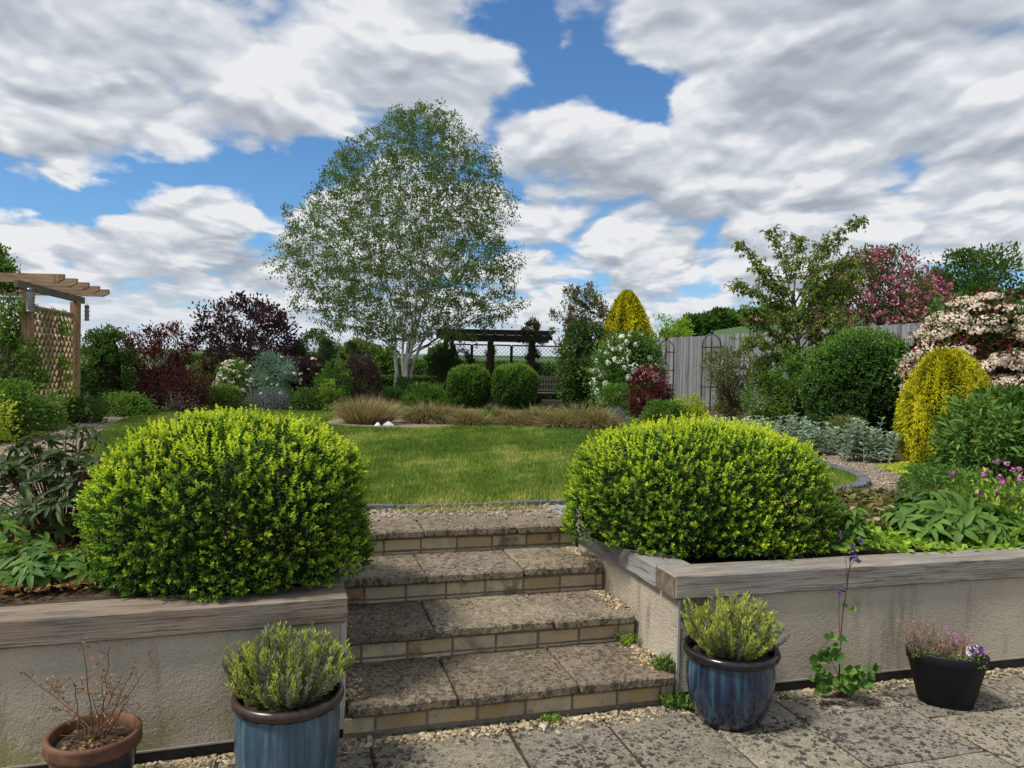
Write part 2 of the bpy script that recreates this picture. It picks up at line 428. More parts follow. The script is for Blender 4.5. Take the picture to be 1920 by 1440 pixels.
def stone_mat(name, base, dark, pale, spots=1.0):
    m_, t = new_mat(name); g = t.new('ShaderNodeNewGeometry').outputs['Position']; a = attr(t)
    n1 = t.noise(g, 3.2, 5, .6); n2 = t.noise(g, 26, 6, .65); n3 = t.noise(g, 130, 3, .6)
    c = t.mix(t.sstep(n1, .35, .68), base, tuple(q * .68 for q in base))
    c = t.mix(t.m('MULTIPLY', t.sstep(n2, .47, .68), .6), c, pale)
    c = t.mix(t.m('MULTIPLY', t.sstep(n3, .52, .64), .7), c, dark); c = t.mix(t.m('MULTIPLY', t.sstep(n3, .46, .36), .45), c, pale)
    c = t.mix(t.m('MULTIPLY', t.sstep(t.noise(g, 9, 5, .7), .54, .68), .6), c, tuple(q * .5 for q in base))
    k = t.m('ADD', .74, t.m('MULTIPLY', a, .50)); c = t.mix(1.0, c, t.xyz(k, t.m('MULTIPLY', k, t.m('ADD', .985, t.m('MULTIPLY', t.m('FRACT', t.m('MULTIPLY', a, 7.3)), .03))), t.m('MULTIPLY', k, t.m('ADD', .93, t.m('MULTIPLY', t.m('FRACT', t.m('MULTIPLY', a, 13.7)), .11)))), 'MULTIPLY')
    # black lichen blotches, thick in some places and absent in others
    gw = t.v('ADD', g, t.v('MULTIPLY', t.v('SUBTRACT', t.noise(g, 45, 2, .5, 0, 'Color'), (.5, .5, .5)), (.03, .03, .03)))
    gw = t.v('MULTIPLY', gw, (1, 1, .5))
    sp = None
    for sc_, thr, pres in ((22, .36, .37), (44, .40, .36), (13, .26, .45)):
        d = t.voro(gw, sc_); ok = t.sstep(t.noise(g, sc_ * .085, 4, .65), pres + .02, pres + .16)
        s_ = t.m('MULTIPLY', t.m('SUBTRACT', 1.0, t.sstep(d, thr * .75, thr)), ok); sp = s_ if sp is None else t.m('MAXIMUM', sp, s_)
    c = t.mix(t.m('MULTIPLY', sp, spots), c, tuple(q * .8 for q in dark))
    wp = t.m('MULTIPLY', t.m('SUBTRACT', 1.0, t.sstep(t.voro(gw, 24), .12, .2)), t.sstep(t.noise(g, 2.6, 3, .6), .52, .64))
    c = t.mix(t.m('MULTIPLY', wp, .6), c, (.42, .40, .35))
    h = t.m('SUBTRACT', t.m('ADD', n2, t.m('MULTIPLY', n3, .5)), t.m('MULTIPLY', sp, .3))
    finish(t, c, .92, .12, h, .9, .008); return m_


M = {}
M['paving'] = stone_mat('paving_stone', (.245, .215, .168), (.045, .042, .036), (.36, .33, .275), .9)
M['tread'] = stone_mat('tread_stone', (.225, .178, .128), (.05, .045, .037), (.32, .285, .23), .68)

m_, t = new_mat('rendered_wall'); g = t.new('ShaderNodeNewGeometry').outputs['Position']
n1 = t.noise(t.v('MULTIPLY', g, (1, 1, .16)), 6.5, 5, .6); n2 = t.noise(g, 2.0, 4, .6); n3 = t.noise(g, 110, 3, .6); n4 = t.noise(g, 300, 2, .5)
zz = t.sep(g)[2]
c = t.mix(t.sstep(n2, .3, .7), (.56, .49, .375), (.44, .385, .30))
c = t.mix(t.m('MULTIPLY', t.sstep(n1, .50, .72), .6), c, (.16, .15, .13))
c = t.mix(t.m('MULTIPLY', t.m('MULTIPLY', t.sstep(n1, .56, .70), t.sstep(t.noise(g, 1.1, 2), .5, .62)), .5), c, (.30, .20, .10))
xx = t.sep(g)[0]
lich = t.m('MULTIPLY', t.m('MULTIPLY', t.sstep(t.noise(g, 5, 5, .7), .44, .62), t.sstep(zz, .34, .03)), t.sstep(xx, .2, -1.6))
c = t.mix(t.m('MULTIPLY', lich, .75), c, (.27, .24, .06))
lw = t.m('MULTIPLY', t.sstep(t.noise(g, 32, 3, .6), .60, .68), t.sstep(xx, .5, -.8)); c = t.mix(t.m('MULTIPLY', lw, .5), c, (.50, .47, .38))
c = t.mix(t.m('MULTIPLY', t.sstep(n3, .52, .75), .35), c, (.14, .13, .11))
c = t.mix(t.m('MULTIPLY', t.sstep(n3, .48, .28), .3), c, (.46, .43, .36))
finish(t, c, .95, .1, t.m('ADD', n3, t.m('ADD', t.m('MULTIPLY', n4, .3), t.m('MULTIPLY', t.noise(g, 45, 3, .6), .8))), .75, .011); M['render'] = m_


def wood_mat(name, axis, c1, c2, c3, grey=.5, knots=True):
    """planed softwood whose grain runs along the given direction"""
    m_, t = new_mat(name); g = t.new('ShaderNodeNewGeometry').outputs['Position']
    ax = unit(np.array(axis, float)); sx = unit(np.cross(ax, ZUP) + 1e-9 * XA) if abs(ax[2]) < .9 else XA; uz = np.cross(sx, ax)
    def dt(v_):
        n = t.new('ShaderNodeVectorMath', operation='DOT_PRODUCT'); t.put(n.inputs[0], g); n.inputs[1].default_value = tuple(float(q) for q in v_); return n.outputs['Value']
    l, s_, u = dt(ax), dt(sx), dt(uz)
    co = t.xyz(t.m('MULTIPLY', l, 1.3), t.m('MULTIPLY', s_, 11), t.m('MULTIPLY', u, 11))
    n1 = t.noise(co, 1.6, 4, .55, .5); n2 = t.noise(t.xyz(t.m('MULTIPLY', l, 2.2), t.m('MULTIPLY', s_, 42), t.m('MULTIPLY', u, 42)), 2.2, 4, .65)
    c = t.ramp(n1, [(.3, c2), (.5, c1), (.7, c3)])
    c = t.mix(t.m('MULTIPLY', t.sstep(n2, .50, .64), .75), c, tuple(q * .5 for q in c2))
    c = t.mix(t.m('MULTIPLY', t.sstep(t.noise(g, 1.7, 4, .6), .4, .66), grey), c, (.25, .245, .235))
    if knots:
        kv = t.xyz(t.m('MULTIPLY', l, 2.6), t.m('MULTIPLY', t.m('ADD', s_, u), 7.0), 0.0)
        kd = t.m('SUBTRACT', 1.0, t.sstep(t.voro(kv, 1.0), .07, .15)); kd = t.m('MULTIPLY', kd, t.m('GREATER_THAN', t.sep(t.voro(kv, 1.0, 'Color'))[0], .55)); c = t.mix(t.m('MULTIPLY', kd, .8), c, (.075, .05, .035))
    st = t.sstep(t.noise(t.xyz(t.m('MULTIPLY', l, 5), t.m('MULTIPLY', s_, 1), t.m('MULTIPLY', u, .5)), 1.2, 3, .6), .62, .78)
    c = t.mix(t.m('MULTIPLY', st, .55), c, (.075, .065, .055))
    finish(t, c, .85, .15, t.m('ADD', n1, t.m('MULTIPLY', n2, 1.5)), .6, .005); return m_
M['timber_left'] = wood_mat('coping_timber', AL, (.225, .175, .13), (.125, .095, .07), (.30, .24, .185), .25)
M['timber_right'] = wood_mat('silvered_timber', AR, (.245, .22, .185), (.14, .125, .105), (.33, .30, .25), .45)
M['timber_side'] = wood_mat('silvered_side_timber', N_, (.28, .265, .245), (.17, .16, .145), (.35, .335, .31), .7)
M['end_grain'] = plain('end_grain', [(.08, .06, .045), (.16, .125, .09), (.24, .205, .16)], 22, .9, .1, .3)
M['post'] = wood_mat('warm_timber', ZUP, (.36, .22, .115), (.24, .14, .07), (.43, .28, .16), .12)
M['beam'] = wood_mat('warm_beam', XA, (.34, .22, .13), (.22, .14, .08), (.42, .29, .18), .2)
M['lattice'] = plain('lattice_wood', [(.22, .15, .085), (.40, .28, .165)], 6, .85)
M['grey_beam'] = plain('grey_beam', [(.10, .085, .07), (.22, .19, .155)], 6, .85)
M['dark_wood'] = plain('dark_stained_wood', [(.022, .018, .015), (.055, .044, .035)], 8, .8)
M['bench_wood'] = plain('weathered_bench', [(.05, .046, .042), (.12, .115, .105)], 14, .9, .2, .2, stretch=(1, 6, 6))

m_, t = new_mat('fence_boards'); g = obj_co(t); a = attr(t)
n1 = t.noise(t.v('MULTIPLY', g, (9, 9, .7)), 2.2, 5, .6); n2 = t.noise(t.v('MULTIPLY', g, (30, 30, 1.2)), 2, 3, .6)
c = t.ramp(t.m('ADD', t.m('MULTIPLY', n1, .7), t.m('MULTIPLY', a, .3)), [(.22, (.10, .097, .094)), (.5, (.225, .23, .24)), (.8, (.34, .35, .375))])
c = t.mix(t.m('MULTIPLY', t.sstep(n2, .54, .7), .6), c, (.07, .065, .055)); finish(t, c, .9, .1, n2, .3, .004); M['fence'] = m_

M['bead'] = plain('corner_bead', [(.36, .36, .355), (.48, .48, .47)], 12, .6)
M['dpc'] = plain('wall_foot', [(.02, .018, .016), (.06, .05, .042)], 20, .9)
M['core_brick'] = plain('exposed_core', [(.03, .028, .027), (.085, .075, .066), (.14, .11, .08)], 14, .95, .1, .5)
m_, t = new_mat('buff_brick'); g = t.new('ShaderNodeNewGeometry').outputs['Position']; a = attr(t); n2 = t.noise(g, 40, 5, .65)
c = t.ramp(a, [(0, (.32, .22, .105)), (.35, (.46, .36, .20)), (.7, (.53, .45, .30)), (1, (.41, .32, .20))])
c = t.mix(t.m('MULTIPLY', t.sstep(t.noise(g, 13, 4, .6), .46, .62), .6), c, (.33, .30, .235))
c = t.mix(t.m('MULTIPLY', t.sstep(n2, .55, .75), .5), c, (.10, .085, .06))
c = t.mix(t.m('MULTIPLY', t.sstep(t.noise(g, 4.5, 4, .65), .55, .68), .7), c, (.07, .06, .05)); finish(t, c, .92, .1, n2, .5, .004); M['brick'] = m_
M['mortar'] = plain('mortar', [(.13, .11, .085), (.25, .22, .175)], 30, .95, .1, .5)
M['soil'] = plain('potting_soil', [(.012, .009, .007), (.05, .036, .026), (.09, .066, .045)], 45, .95, .1, .8, bdist=.01)

m_, t = new_mat('ground_soil'); g = t.new('ShaderNodeNewGeometry').outputs['Position']; gx, gy, gz = t.sep(g)
n1 = t.noise(g, 30, 6, .7); n2 = t.noise(g, .035, 4, .6); n3 = t.noise(g, 6, 4, .6)
soil = t.ramp(n1, [(.3, (.022, .016, .011)), (.5, (.07, .05, .034)), (.7, (.16, .115, .075))])
soil = t.mix(t.m('MULTIPLY', t.sstep(n3, .5, .66), .5), soil, (.05, .07, .022))
fld = t.ramp(n2, [(.35, (.060, .105, .026)), (.55, (.095, .15, .036)), (.7, (.12, .16, .05))])
fld = t.mix(t.m('MULTIPLY', t.noise(g, 2.5, 4, .7), .5), fld, (.05, .085, .022))
pale = t.m('MULTIPLY', t.sstep(gy, 74, 78), t.sstep(gy, 152, 147)); fld = t.mix(pale, fld, (.20, .26, .10))
hillf = t.m('MULTIPLY', t.sstep(gy, 100, 130), t.sstep(t.m('DIVIDE', gx, gy), .15, .18)); fld = t.mix(hillf, fld, (.060, .105, .040))
midf = t.sstep(gy, 300, 420); fld = t.mix(midf, fld, t.ramp(t.noise(g, .011, 2), [(.4, (.035, .07, .03)), (.5, (.09, .15, .05)), (.6, (.05, .085, .04))]))
c = t.mix(t.sstep(gy, 29, 32), soil, fld); finish(t, c, .95, .1, n1, .6, .02); M['ground'] = m_

m_, t = new_mat('lawn_turf'); g = t.new('ShaderNodeNewGeometry').outputs['Position']
n1 = t.noise(g, 60, 4, .7); n2 = t.noise(g, .9, 4, .6); n3 = t.noise(t.v('MULTIPLY', g, (1, .5, 1)), 3.2, 5, .7)
c = t.ramp(n2, [(.35, (.10, .145, .028)), (.55, (.15, .20, .040)), (.7, (.19, .22, .06))])
c = t.mix(t.m('MULTIPLY', t.sstep(n3, .52, .7), .55), c, (.17, .15, .06)); c = t.mix(t.m('MULTIPLY', t.sstep(n1, .45, .65), .6), c, (.04, .065, .012))
finish(t, c, .95, .1, n1, .8, .02); M['turf'] = m_

def pebble_sheet(name, cols):
    m_, t = new_mat(name); g = t.new('ShaderNodeNewGeometry').outputs['Position']
    gw = t.v('ADD', g, t.v('MULTIPLY', t.noise(g, 40, 2, .5, 0, 'Color'), (.02, .02, .02)))
    d = t.voro(gw, 42); col = t.voro(gw, 42, 'Color'); r_ = t.sep(col)[0]
    c = t.ramp(r_, [(i / (len(cols) - 1), q) for i, q in enumerate(cols)])
    c = t.mix(t.sstep(d, .45, .8), c, (.05, .04, .03)); c = t.mix(t.m('MULTIPLY', t.sstep(t.noise(g, 3, 4, .6), .5, .7), .35), c, (.10, .08, .055))
    finish(t, c, .9, .15, t.m('MULTIPLY', d, -1.0), .9, .02); return m_
PEB = [(.13, .10, .075), (.30, .235, .165), (.42, .35, .26), (.24, .19, .145), (.50, .44, .36), (.20, .15, .11)]
M['gravel'] = pebble_sheet('gravel_bed', PEB)
m_, t = new_mat('pebbles'); a = attr(t); c = t.ramp(a, [(i / 5, q) for i, q in enumerate(PEB)])
c = t.mix(t.m('MULTIPLY', t.noise(t.new('ShaderNodeNewGeometry').outputs['Position'], 90, 3), .5), c, (.2, .15, .1)); finish(t, c, .85, .2); M['pebble'] = m_
m_, t = new_mat('yellow_pebbles'); a = attr(t); c = t.ramp(a, [(0, (.16, .12, .07)), (.3, (.36, .28, .16)), (.6, (.48, .40, .25)), (.8, (.28, .21, .12)), (1, (.55, .50, .40))]); finish(t, c, .85, .2); M['pebble_yellow'] = m_
M['edging'] = plain('blue_brick', [(.05, .056, .066), (.10, .11, .125), (.155, .165, .18)], 9, .6, .4, .2)
M['slab_edge'] = plain('pale_edging_stone', [(.22, .20, .175), (.36, .34, .30)], 9, .9, .2, .3)

m_, t = new_mat('blue_glaze'); g = obj_co(t)
n1 = t.noise(t.v('MULTIPLY', g, (9, 9, .7)), 2.4, 5, .6, .4); n2 = t.noise(t.v('MULTIPLY', g, (22, 22, 1.6)), 2.2, 4, .6); zz = t.sep(g)[2]
k = t.m('ADD', t.m('MULTIPLY', n1, .8), t.m('MULTIPLY', n2, .35)); k = t.m('ADD', k, t.m('MULTIPLY', zz, .28))
c = t.ramp(k, [(.50, (.005, .007, .020)), (.62, (.010, .022, .055)), (.72, (.026, .070, .115)), (.86, (.09, .17, .21))])
finish(t, c, t.m('ADD', .12, t.m('MULTIPLY', n2, .14)), .5, n2, .08, .003, 0, .5); M['blue_glaze'] = m_
m_, t = new_mat('pale_blue_glaze'); g = obj_co(t)
n1 = t.noise(t.v('MULTIPLY', g, (9, 9, .7)), 2.4, 5, .6, .4); n2 = t.noise(t.v('MULTIPLY', g, (26, 26, 1.4)), 2.2, 4, .6)
c = t.ramp(t.m('ADD', t.m('MULTIPLY', n1, .6), t.m('MULTIPLY', n2, .4)), [(.34, (.016, .032, .062)), (.48, (.040, .078, .115)), (.60, (.085, .145, .185)), (.74, (.19, .25, .26))])
finish(t, c, t.m('ADD', .22, t.m('MULTIPLY', n2, .2)), .5, n2, .1, .003, 0, .25); M['pale_glaze'] = m_
M['rim_brown'] = plain('brown_rim', [(.022, .014, .011), (.065, .040, .030)], 16, .3, .5)
M['rim_black'] = plain('black_rim', [(.007, .007, .008), (.020, .018, .018)], 16, .18, .5)
M['terracotta'] = plain('terracotta', [(.05, .024, .015), (.125, .055, .031), (.19, .105, .068)], 15, .7, .3, .15)
M['navy_glaze'] = plain('navy_glaze', [(.008, .008, .018), (.022, .022, .045)], 10, .25, .5)
M['black_plastic'] = plain('black_plastic', [(.0055, .006, .008), (.009, .0095, .012)], 5, .55, .3)
M['iron'] = plain('black_iron', [(.012, .012, .013), (.03, .03, .03)], 20, .5, .4)
M['steel'] = plain('grey_steel', [(.10, .10, .105), (.22, .22, .23)], 20, .35, .5, 0, .8)
M['bark'] = plain('brown_bark', [(.035, .026, .02), (.10, .075, .055), (.16, .13, .10)], 12, .95, .1, .4, stretch=(3, 3, 1))
M['twig_grey'] = plain('grey_twigs', [(.12, .10, .085), (.27, .24, .21)], 12, .95)
M['stem_green'] = plain('green_stem', [(.05, .08, .025), (.12, .15, .05)], 12, .8)
M['stem_red'] = plain('red_stem', [(.06, .03, .022), (.13, .07, .045)], 12, .8)
M['dead_twig'] = plain('dead_twigs', [(.085, .045, .025), (.22, .13, .075)], 14, .9)
m_, t = new_mat('birch_bark'); g = t.new('ShaderNodeNewGeometry').outputs['Position']
n1 = t.noise(t.v('MULTIPLY', g, (5, 5, 16)), 2.2, 4, .65); n2 = t.noise(g, 3, 3, .6)
c = t.mix(t.sstep(n2, .35, .7), (.66, .64, .61), (.46, .43, .40)); c = t.mix(t.sstep(n1, .60, .70), c, (.05, .045, .04)); finish(t, c, .8, .2); M['birch'] = m_
M['white_stone'] = plain('white_stone', [(.55, .60, .66), (.78, .82, .86)], 12, .6, .3)
M['roof_tile'] = plain('roof_tile', [(.20, .10, .07), (.30, .17, .12)], 3, .9)
M['barn_wall'] = plain('barn_wall', [(.22, .15, .11), (.30, .22, .17)], 3, .9)
M['clear'] = plain('feeder_tube', [(.14, .14, .14), (.34, .35, .36)], 30, .2, .5)
M['seed'] = plain('seed', [(.05, .035, .02), (.25, .18, .10)], 90, .9)
M['filler_and_twigs'] = plain('dark_filler', [(.012, .016, .007), (.032, .038, .016)], 30, .95, .05)  # dark tone shared by the added filler blobs and the real twigs
LM = {}
def lm(k, cols, **kw): LM[k] = leafmat(k, cols, **kw)
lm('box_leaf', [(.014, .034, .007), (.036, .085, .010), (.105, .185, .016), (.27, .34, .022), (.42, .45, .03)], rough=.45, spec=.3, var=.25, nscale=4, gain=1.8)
lm('dark_leaf', [(.012, .030, .008), (.030, .060, .013), (.065, .105, .026)], rough=.5, gain=2.4)
lm('mid_leaf', [(.028, .065, .012), (.062, .115, .020), (.12, .18, .035)])
lm('bright_leaf', [(.055, .105, .014), (.12, .20, .024), (.22, .28, .04)])
lm('laurel_leaf', [(.014, .034, .008), (.032, .070, .013), (.060, .120, .018), (.12, .20, .028)], rough=.42, spec=.35)
lm('acer_leaf', [(.030, .008, .010), (.075, .013, .018), (.15, .028, .032)], gain=1.3)
lm('plum_leaf', [(.011, .007, .010), (.028, .014, .019), (.060, .030, .034)])
lm('bluegreen_leaf', [(.04, .075, .06), (.09, .15, .115), (.18, .25, .20)])
lm('lavender_leaf', [(.045, .055, .055), (.095, .105, .12), (.17, .18, .21)])
lm('silver_leaf', [(.16, .22, .17), (.27, .35, .29), (.42, .49, .43)], rough=.8, spec=.1, gain=1.1)
lm('birch_leaf', [(.022, .045, .012), (.050, .082, .024), (.095, .135, .040)], trans=.45, spec=.06, gain=2.4)
lm('golden_leaf', [(.09, .105, .012), (.31, .295, .014), (.52, .48, .025)], trans=.3, gain=1.6)
lm('yew_leaf', [(.007, .016, .007), (.016, .032, .012), (.034, .052, .02)], gain=2.3)
lm('olive_leaf', [(.04, .05, .016), (.08, .095, .028), (.14, .145, .05)])
lm('bronze_leaf', [(.045, .03, .016), (.075, .075, .026), (.13, .125, .045)])
lm('ball_leaf', [(.014, .036, .008), (.036, .080, .012), (.080, .135, .018), (.14, .20, .028)], rough=.5, gain=2.0)
lm('acer_dark', [(.028, .012, .014), (.058, .017, .021), (.10, .034, .034)], gain=1.3)
lm('peony_leaf', [(.018, .038, .011), (.036, .064, .016), (.070, .072, .024)], rough=.5, spec=.25, gain=1.35)
lm('hellebore_leaf', [(.022, .055, .010), (.050, .100, .018), (.095, .155, .030)], rough=.5, spec=.22)
lm('chartreuse_leaf', [(.12, .16, .02), (.24, .28, .03), (.36, .36, .05)])
lm('lavender_young', [(.08, .11, .045), (.19, .22, .055), (.34, .36, .07)], rough=.7)
lm('lavender_old', [(.05, .062, .045), (.10, .115, .085), (.17, .18, .14)], rough=.8)
lm('straw_blade', [(.17, .125, .065), (.33, .25, .135), (.48, .40, .25)], trans=.2, gain=1.15)
lm('olive_blade', [(.05, .058, .014), (.14, .13, .035), (.30, .24, .11)], trans=.2, gain=1.2)
lm('grass_blade', [(.055, .095, .014), (.095, .145, .022), (.155, .19, .036), (.28, .25, .085), (.44, .34, .16)], trans=.3, var=.15, gain=1.75)
lm('cream_petal', [(.44, .33, .24), (.64, .52, .41), (.76, .67, .55)], trans=.15, gain=1.0, var=.12)
lm('ivory_petal', [(.50, .48, .34), (.68, .66, .52), (.78, .76, .66)], trans=.15, gain=1.0, var=.12)
lm('white_petal', [(.62, .68, .55), (.78, .82, .74), (.86, .88, .84)], trans=.15, gain=1.0, var=.08)
lm('pink_petal', [(.22, .05, .10), (.40, .12, .19), (.56, .28, .35)], trans=.2, gain=1.15, var=.15)
lm('magenta_petal', [(.25, .06, .20), (.42, .13, .34), (.55, .28, .46)], trans=.2, gain=1.15, var=.1)
lm('violet_petal', [(.03, .012, .08), (.07, .03, .16), (.14, .08, .24)], trans=.15, gain=1.15, var=.1)
lm('heather_leaf', [(.09, .075, .035), (.20, .14, .09), (.34, .22, .19)])
lm('dry_leaf', [(.08, .04, .018), (.17, .095, .045), (.30, .19, .10)])


# ------------------------------------------------------------------ plants
PROF = {
    'dome': lambda t: np.where(t > .35, np.sqrt(np.clip(1 - ((t - .35) / .65) ** 2, 0, 1)), .72 + .28 * t / .35),
    'ball': lambda t: np.sqrt(np.clip(1 - (2 * t - 1) ** 2, 0, 1)) * .9 + .1 * (t < .5),
    'cone': lambda t: np.clip((1 - t) * 1.05, 0, 1) ** .75 * (.75 + .25 * np.clip(t / .15, 0, 1)),
    'egg': lambda t: np.clip(1 - ((t - .3) / .7) ** 2, 0, 1) ** .55 * np.where(t < .3, .80 + .2 * t / .3, 1),
    'column': lambda t: np.clip(1 - t, 0, 1) ** .4 * (.85 + .15 * np.sin(t * 9)),
    'vase': lambda t: np.clip(.30 + .95 * t - .15 * t ** 2, 0, 1) * np.clip((1 - t) / .22, 0, 1) ** .5,
    'fan': lambda t: (.35 + .75 * np.sin(np.clip(t, 0, 1) * 2.6)) * np.clip((1 - t) / .3, 0, 1) ** .45,
    'spire': lambda t: np.clip(1 - t, 0, 1) ** .58 * 1.0 * np.clip(.7 + t * 2, 0, 1),
    'bush': lambda t: np.clip(1 - np.abs((t - .45) / .58) ** 2.8, 0, 1) ** .5,
    'mat': lambda t: np.clip(1 - t, 0, 1) ** .5,
}
def heads(mb, C, Nn, rad, k, size, rng, ball=False, leafy=False):
    """flower heads: k florets on a dome (or a ball) round each centre"""
    n = len(C); d = sphere_dirs(n * k, rng).reshape(n, k, 3)
    if not ball:
        dn = (d * Nn[:, None]).sum(-1, keepdims=True); d = d - Nn[:, None] * np.minimum(dn, 0) * 2
        off = d - Nn[:, None] * (d * Nn[:, None]).sum(-1, keepdims=True) * .55
    else: off = d
    rad = np.broadcast_to(rad, (n,))
    Pp = (C[:, None] + off * rad[:, None, None]).reshape(-1, 3)
    nn = unit(d.reshape(-1, 3) + rng.normal(0, .35, (n * k, 3)))
    leaves(mb, Pp, np.cross(nn, sphere_dirs(n * k, rng)), nn, size * rng.uniform(.7, 1.3, n * k), size * rng.uniform(.7, 1.3, n * k) * (.4 if leafy else 1), 'fold' if leafy else 'disc', 0, rng.uniform(0, 1, n * k))


def shrub(name, label, cat, xl, xr, ytop, D, mat, n=5000, L=.05, Wd=.028, prof='dome', ncl=60, clr=.13, dr=.9, zlo=.0, group=None,
          stem='bark', shell=.55, up=.25, shape='fold', stemr=.012, flowers=None, seed=None, nst=30, out=.6, rnd_all=.5, core=0, trunk=None):
    seed = seed if seed is not None else int(xl * 7 + ytop * 13 + D * 31) % 100000
    rng = np.random.default_rng(seed)
    b = at((xl + xr) / 2, D); zt = P((xl + xr) / 2, ytop, D)[2]; H = zt - b[2]; w_ = (xr - xl) / 2 / F * D
    pf = PROF[prof]
    root = thing(name, label, cat, b, group)
    def sample(k, lo, hi):
        t = rng.uniform(zlo, 1, k * 6); r = pf(t); keep = rng.uniform(0, 1, k * 6) < (r + .08) ** 1.3; t = t[keep][:k]; r = r[keep][:k]
        a = rng.uniform(0, 2 * np.pi, len(t)); q = np.sqrt(rng.uniform(lo ** 2, hi ** 2, len(t)))
        lump = 1 + .10 * np.sin(3 * a + seed) + .07 * np.sin(5 * a + 9 * t + seed * 2)
        return b + np.stack([np.cos(a) * r * q * w_ * lump, np.sin(a) * r * q * w_ * dr * lump, t * H], -1), t
    C, ct = sample(ncl, shell, .97)
    ncl = len(C); per = n // ncl
    cid = np.repeat(np.arange(ncl), per); m_ = len(cid)
    scale = min(w_, H)
    off = rng.normal(0, 1, (m_, 3)) * clr * scale * rng.uniform(.6, 1.3, ncl)[cid][:, None]
    Pp = C[cid] + off
    ctr = b + np.array([0, 0, H * .35])
    outw = unit((Pp - ctr) * np.array([1, 1, .8]))
    Dd = unit(off) * .5 + outw * out + sphere_dirs(m_, rng) * .7 + np.array([0, 0, up])
    Nn = outw * .8 + sphere_dirs(m_, rng) * .8 + np.array([0, 0, .5])
    ok = Pp[:, 2] > b[2] - .02
    ok &= Pp[:, 2] < b[2] + H * 1.03
    rr = np.clip((rng.uniform(0, 1, ncl)[cid]) * rnd_all + rng.uniform(0, 1, m_) * (1 - rnd_all), 0, 1)
    mb = MB(); leaves(mb, Pp[ok], Dd[ok], Nn[ok], L * rng.uniform(.65, 1.25, ok.sum()), Wd * rng.uniform(.7, 1.2, ok.sum()), shape, 0, rr[ok])
    mb.build('foliage', LM[mat], root)
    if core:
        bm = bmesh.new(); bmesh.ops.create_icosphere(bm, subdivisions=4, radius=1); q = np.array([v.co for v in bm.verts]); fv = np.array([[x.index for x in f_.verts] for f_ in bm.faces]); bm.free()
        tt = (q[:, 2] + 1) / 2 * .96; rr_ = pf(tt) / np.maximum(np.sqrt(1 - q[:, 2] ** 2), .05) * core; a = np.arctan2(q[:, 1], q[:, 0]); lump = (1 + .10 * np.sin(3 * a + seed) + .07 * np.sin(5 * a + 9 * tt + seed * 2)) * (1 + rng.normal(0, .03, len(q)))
        mb = MB(); mb.add(b + np.stack([q[:, 0] * rr_ * w_ * lump, q[:, 1] * rr_ * w_ * dr * lump, (tt - .02) * H * (.9 + .1 * core)], -1), fv, 0, None, True); mb.build('dark_filler', M['filler_and_twigs'], root)  # added dark blob, not twigs: blocks the view through the leaves
    if nst:
        k = min(nst, ncl); idx = rng.permutation(ncl)[:k]
        e = C[idx]; t = np.linspace(0, 1, 6)[None, :, None]
        s_ = b + np.stack([rng.normal(0, .05 * w_, k), rng.normal(0, .05 * w_, k), np.zeros(k)], -1)
        if trunk: s_ = s_ + np.array([0, 0, trunk * H]) * rng.uniform(.8, 1.2, (k, 1))
        mid = s_ * .5 + e * .5; mid[:, 2] += .12 * H; mid[:, :2] -= .15 * (e - b)[:, :2]
        PT = (1 - t) ** 2 * s_[:, None] + 2 * t * (1 - t) * mid[:, None] + t ** 2 * e[:, None]
        PT[:, 1:-1] += rng.normal(0, .018 * H, (k, 4, 3))
        RD = stemr * (1 - .8 * np.linspace(0, 1, 6))[None] * rng.uniform(.6, 1.2, (k, 1))
        mb = MB(); tubes(mb, PT, RD, 5)
        if trunk: tubes(mb, np.stack([b - [0, 0, .05], b + [.02, 0, trunk * H * .5], b + [0, .02, trunk * H * 1.2]])[None], np.array([[stemr * 2.6, stemr * 2.2, stemr * 1.7]]), 8)
        mb.build('branches' if not trunk else 'trunk', M[stem], root)
    for fl in flowers or []:
        pn, fm, k, rad, nf, sz, lo_t, ball = fl; leafy = pn.endswith('leaves')
        c2, t2 = sample(k * 4, .85, 1.0); keep = (t2 > lo_t); c2 = c2[keep][:k]
        # more of them on the side that shows
        nn = unit((c2 - ctr) * np.array([1, 1, 1.0]) + np.array([0, 0, .5 * H])); c2 = c2 + nn * .02
        mb = MB(); heads(mb, c2, nn, rad * rng.uniform(.6, 1.3, len(c2)), nf, sz, rng, ball, leafy); mb.build(pn, LM[fm], root)
    return root


def box_shape(c, rad, p, seed):
    ph = np.random.default_rng(seed).uniform(0, 6.28, 12)
    def rfun(d):
        q = (np.abs(d[:, 0] / rad[0]) ** p + np.abs(d[:, 1] / rad[1]) ** p + np.abs(d[:, 2] / np.where(d[:, 2] > 0, rad[2], rad[3])) ** p) ** (-1 / p)
        return q * (1 + .030 * np.sin(4.3 * d[:, 0] + ph[6]) * np.sin(5.1 * d[:, 2] + 2 * d[:, 1] + ph[7]) + .026 * np.sin(9 * d[:, 0] + ph[0]) * np.sin(8 * d[:, 2] + ph[1]) + .020 * np.sin(17 * d[:, 0] + ph[2]) * np.sin(15 * d[:, 1] + ph[3]) + .014 * np.sin(31 * d[:, 0] + 5 * d[:, 2] + ph[4]) * np.sin(27 * d[:, 2] + ph[5]))
    return rfun


